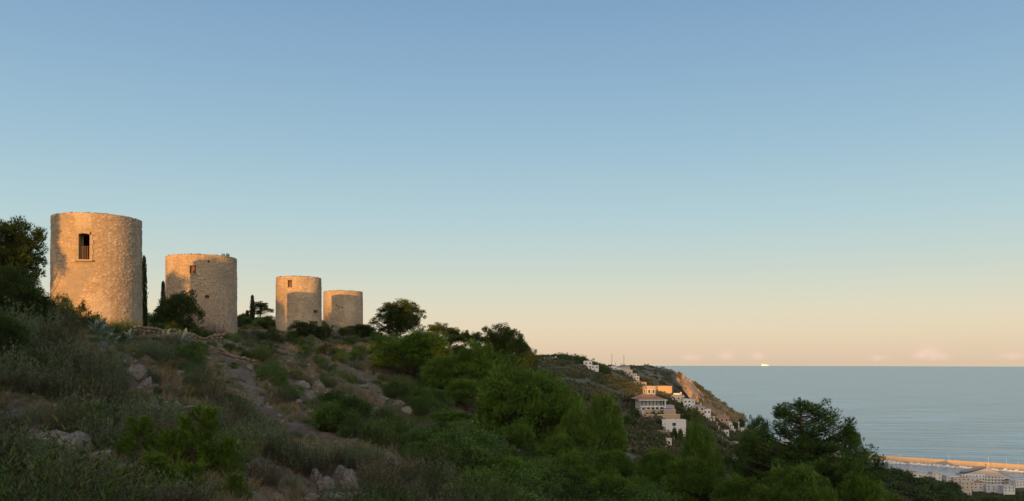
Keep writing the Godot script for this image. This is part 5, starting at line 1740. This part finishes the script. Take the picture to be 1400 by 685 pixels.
func make_cliff() -> void:
	# the bare rock face along the headland's seaward crest
	var nz := FastNoiseLite.new()
	nz.seed = 14; nz.frequency = 0.018; nz.fractal_octaves = 5
	var g := Geo.new()
	var n := 90
	var m := 22
	var crest := [[922, 506, 1995], [934, 511, 1920], [946, 522, 1925], [958, 536, 1985], [970, 546, 2065], [978, 550, 2135], [982, 557, 2180], [986, 568, 2215]]
	var foot := [[924, 518, 1960], [934, 533, 1880], [944, 546, 1880], [956, 556, 1940], [968, 564, 2020], [977, 569, 2090], [981, 572, 2140], [985, 575, 2180]]
	for i in n + 1:
		var t := float(i) / n * (crest.size() - 1)
		var k := mini(int(t), crest.size() - 2)
		var f := t - k
		var a := at(crest[k][0], crest[k][1], crest[k][2]).lerp(at(crest[k + 1][0], crest[k + 1][1], crest[k + 1][2]), f)
		var b := at(foot[k][0], foot[k][1], foot[k][2]).lerp(at(foot[k + 1][0], foot[k + 1][1], foot[k + 1][2]), f)
		for j in m + 1:
			var s := float(j) / m
			var p := b.lerp(a, s)
			p.z = lerpf(b.z, a.z, smoothstep(0.0, 1.0, s * s))
			var d := nz.get_noise_3dv(p) * 26.0 + nz.get_noise_3dv(p * 3.0) * 9.0
			p += Vector3(-0.3, 0.15 * (1.0 if j < m else 2.0), 0.8) * d
			g.v.append(p); g.n.append(Vector3.UP)
			var tone := 0.85 + 0.4 * nz.get_noise_3dv(p * 4.0)
			g.c.append(lin(0.5, 0.37, 0.25) * tone if nz.get_noise_3dv(p * 2.0 + Vector3(500, 0, 0)) < 0.22 else lin(0.12, 0.12, 0.05))
	for i in n + 1:
		for j in m + 1:
			var e := g.v[mini(i + 1, n) * (m + 1) + j] - g.v[maxi(i - 1, 0) * (m + 1) + j]
			var f := g.v[i * (m + 1) + mini(j + 1, m)] - g.v[i * (m + 1) + maxi(j - 1, 0)]
			g.n[i * (m + 1) + j] = e.cross(f).normalized()
	for i in n:
		for j in m:
			var k := i * (m + 1) + j
			g.ix.append(k); g.ix.append(k + 1); g.ix.append(k + m + 1)
			g.ix.append(k + 1); g.ix.append(k + m + 2); g.ix.append(k + m + 1)
	struct("cliff", g.mesh(), M.wall)

# ---------------------------------------------------------------- the scene
func _ready() -> void:
	# camera
	var cam := Camera3D.new()
	cam.name = "camera"
	cam.projection = Camera3D.PROJECTION_FRUSTUM
	cam.near = 0.5
	cam.far = 120000.0
	cam.size = 685.0 / F * cam.near
	cam.frustum_offset = Vector2(0, (HY - 342.5) / F * cam.near)
	add_child(cam)
	cam.current = true
	# sky and exposure
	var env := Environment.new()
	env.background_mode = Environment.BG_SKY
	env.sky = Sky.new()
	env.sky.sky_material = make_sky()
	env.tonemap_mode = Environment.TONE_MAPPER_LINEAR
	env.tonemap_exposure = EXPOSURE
	env.sdfgi_enabled = true
	env.ssao_enabled = true
	env.ssil_enabled = true
	var we := WorldEnvironment.new()
	we.name = "surroundings"
	we.environment = env
	add_child(we)
	# the setting sun, low behind the camera to the left
	var sun := DirectionalLight3D.new()
	sun.name = "sun"
	sun.light_color = Color(1.0, 0.695, 0.33)
	sun.light_energy = 1.6
	sun.light_angular_distance = 0.5
	sun.shadow_enabled = true
	add_child(sun)
	var to_sun := Vector3(-sin(deg_to_rad(SUN_AZ)), tan(deg_to_rad(SUN_EL)), cos(deg_to_rad(SUN_AZ)))
	sun.look_at_from_position(to_sun * 100.0, Vector3.ZERO, Vector3.UP)

	make_materials()
	M.rock_warm = M.rock.duplicate()
	M.rock_warm.albedo_color = srgb(lin(1.0, 0.88, 0.70))
	M.waxy = mat(0.5)
	make_ground()
	make_sea()
	make_cliff()
	print("ground ", Time.get_ticks_msec())
	towers.append(tower("tallest, nearest round stone mill tower with arched doorway and railing", 69, 194, 75, 299.5, 0.5, [[107.5, 319, 122.5, 355, "arch"]], 1))
	towers.append(tower("second round stone mill tower with small square window, behind the dark bush", 226, 324, 93.5, 352.5, 0.5, [[259, 363, 268, 374, "window"], [280, 403, 286, 409, "hole"], [249.5, 397.5, 252.5, 400.5, "hole"], [284, 356, 287, 358.5, "hole"]], 2))
	towers.append(tower("third round stone mill tower, tall and slim, top lit", 377, 439.5, 117.3, 380, 0.5, [[393.5, 383, 399, 393, "window"], [429, 424, 434.5, 428.5, "niche"], [423.5, 439, 434, 447, "niche"]], 3))
	towers.append(tower("farthest and lowest round stone mill tower beside the third", 442, 496, 134.4, 399, 0.5, [[459, 416.5, 461, 419, "hole"], [462, 419, 464, 421, "hole"], [467, 419, 469, 421.5, "hole"]], 4))
	print("towers ", Time.get_ticks_msec())
	make_plant_kinds()
	print("kinds ", Time.get_ticks_msec())
	make_rocks()
	make_plants()
	shade_trees()
	print("plants ", Time.get_ticks_msec())
	scatter_slope()
	print("slope ", Time.get_ticks_msec())
	make_villas()
	make_town()
	far_vegetation()
	for k in protos:
		for o in protos[k]: o.free()
	print("done ", Time.get_ticks_msec())
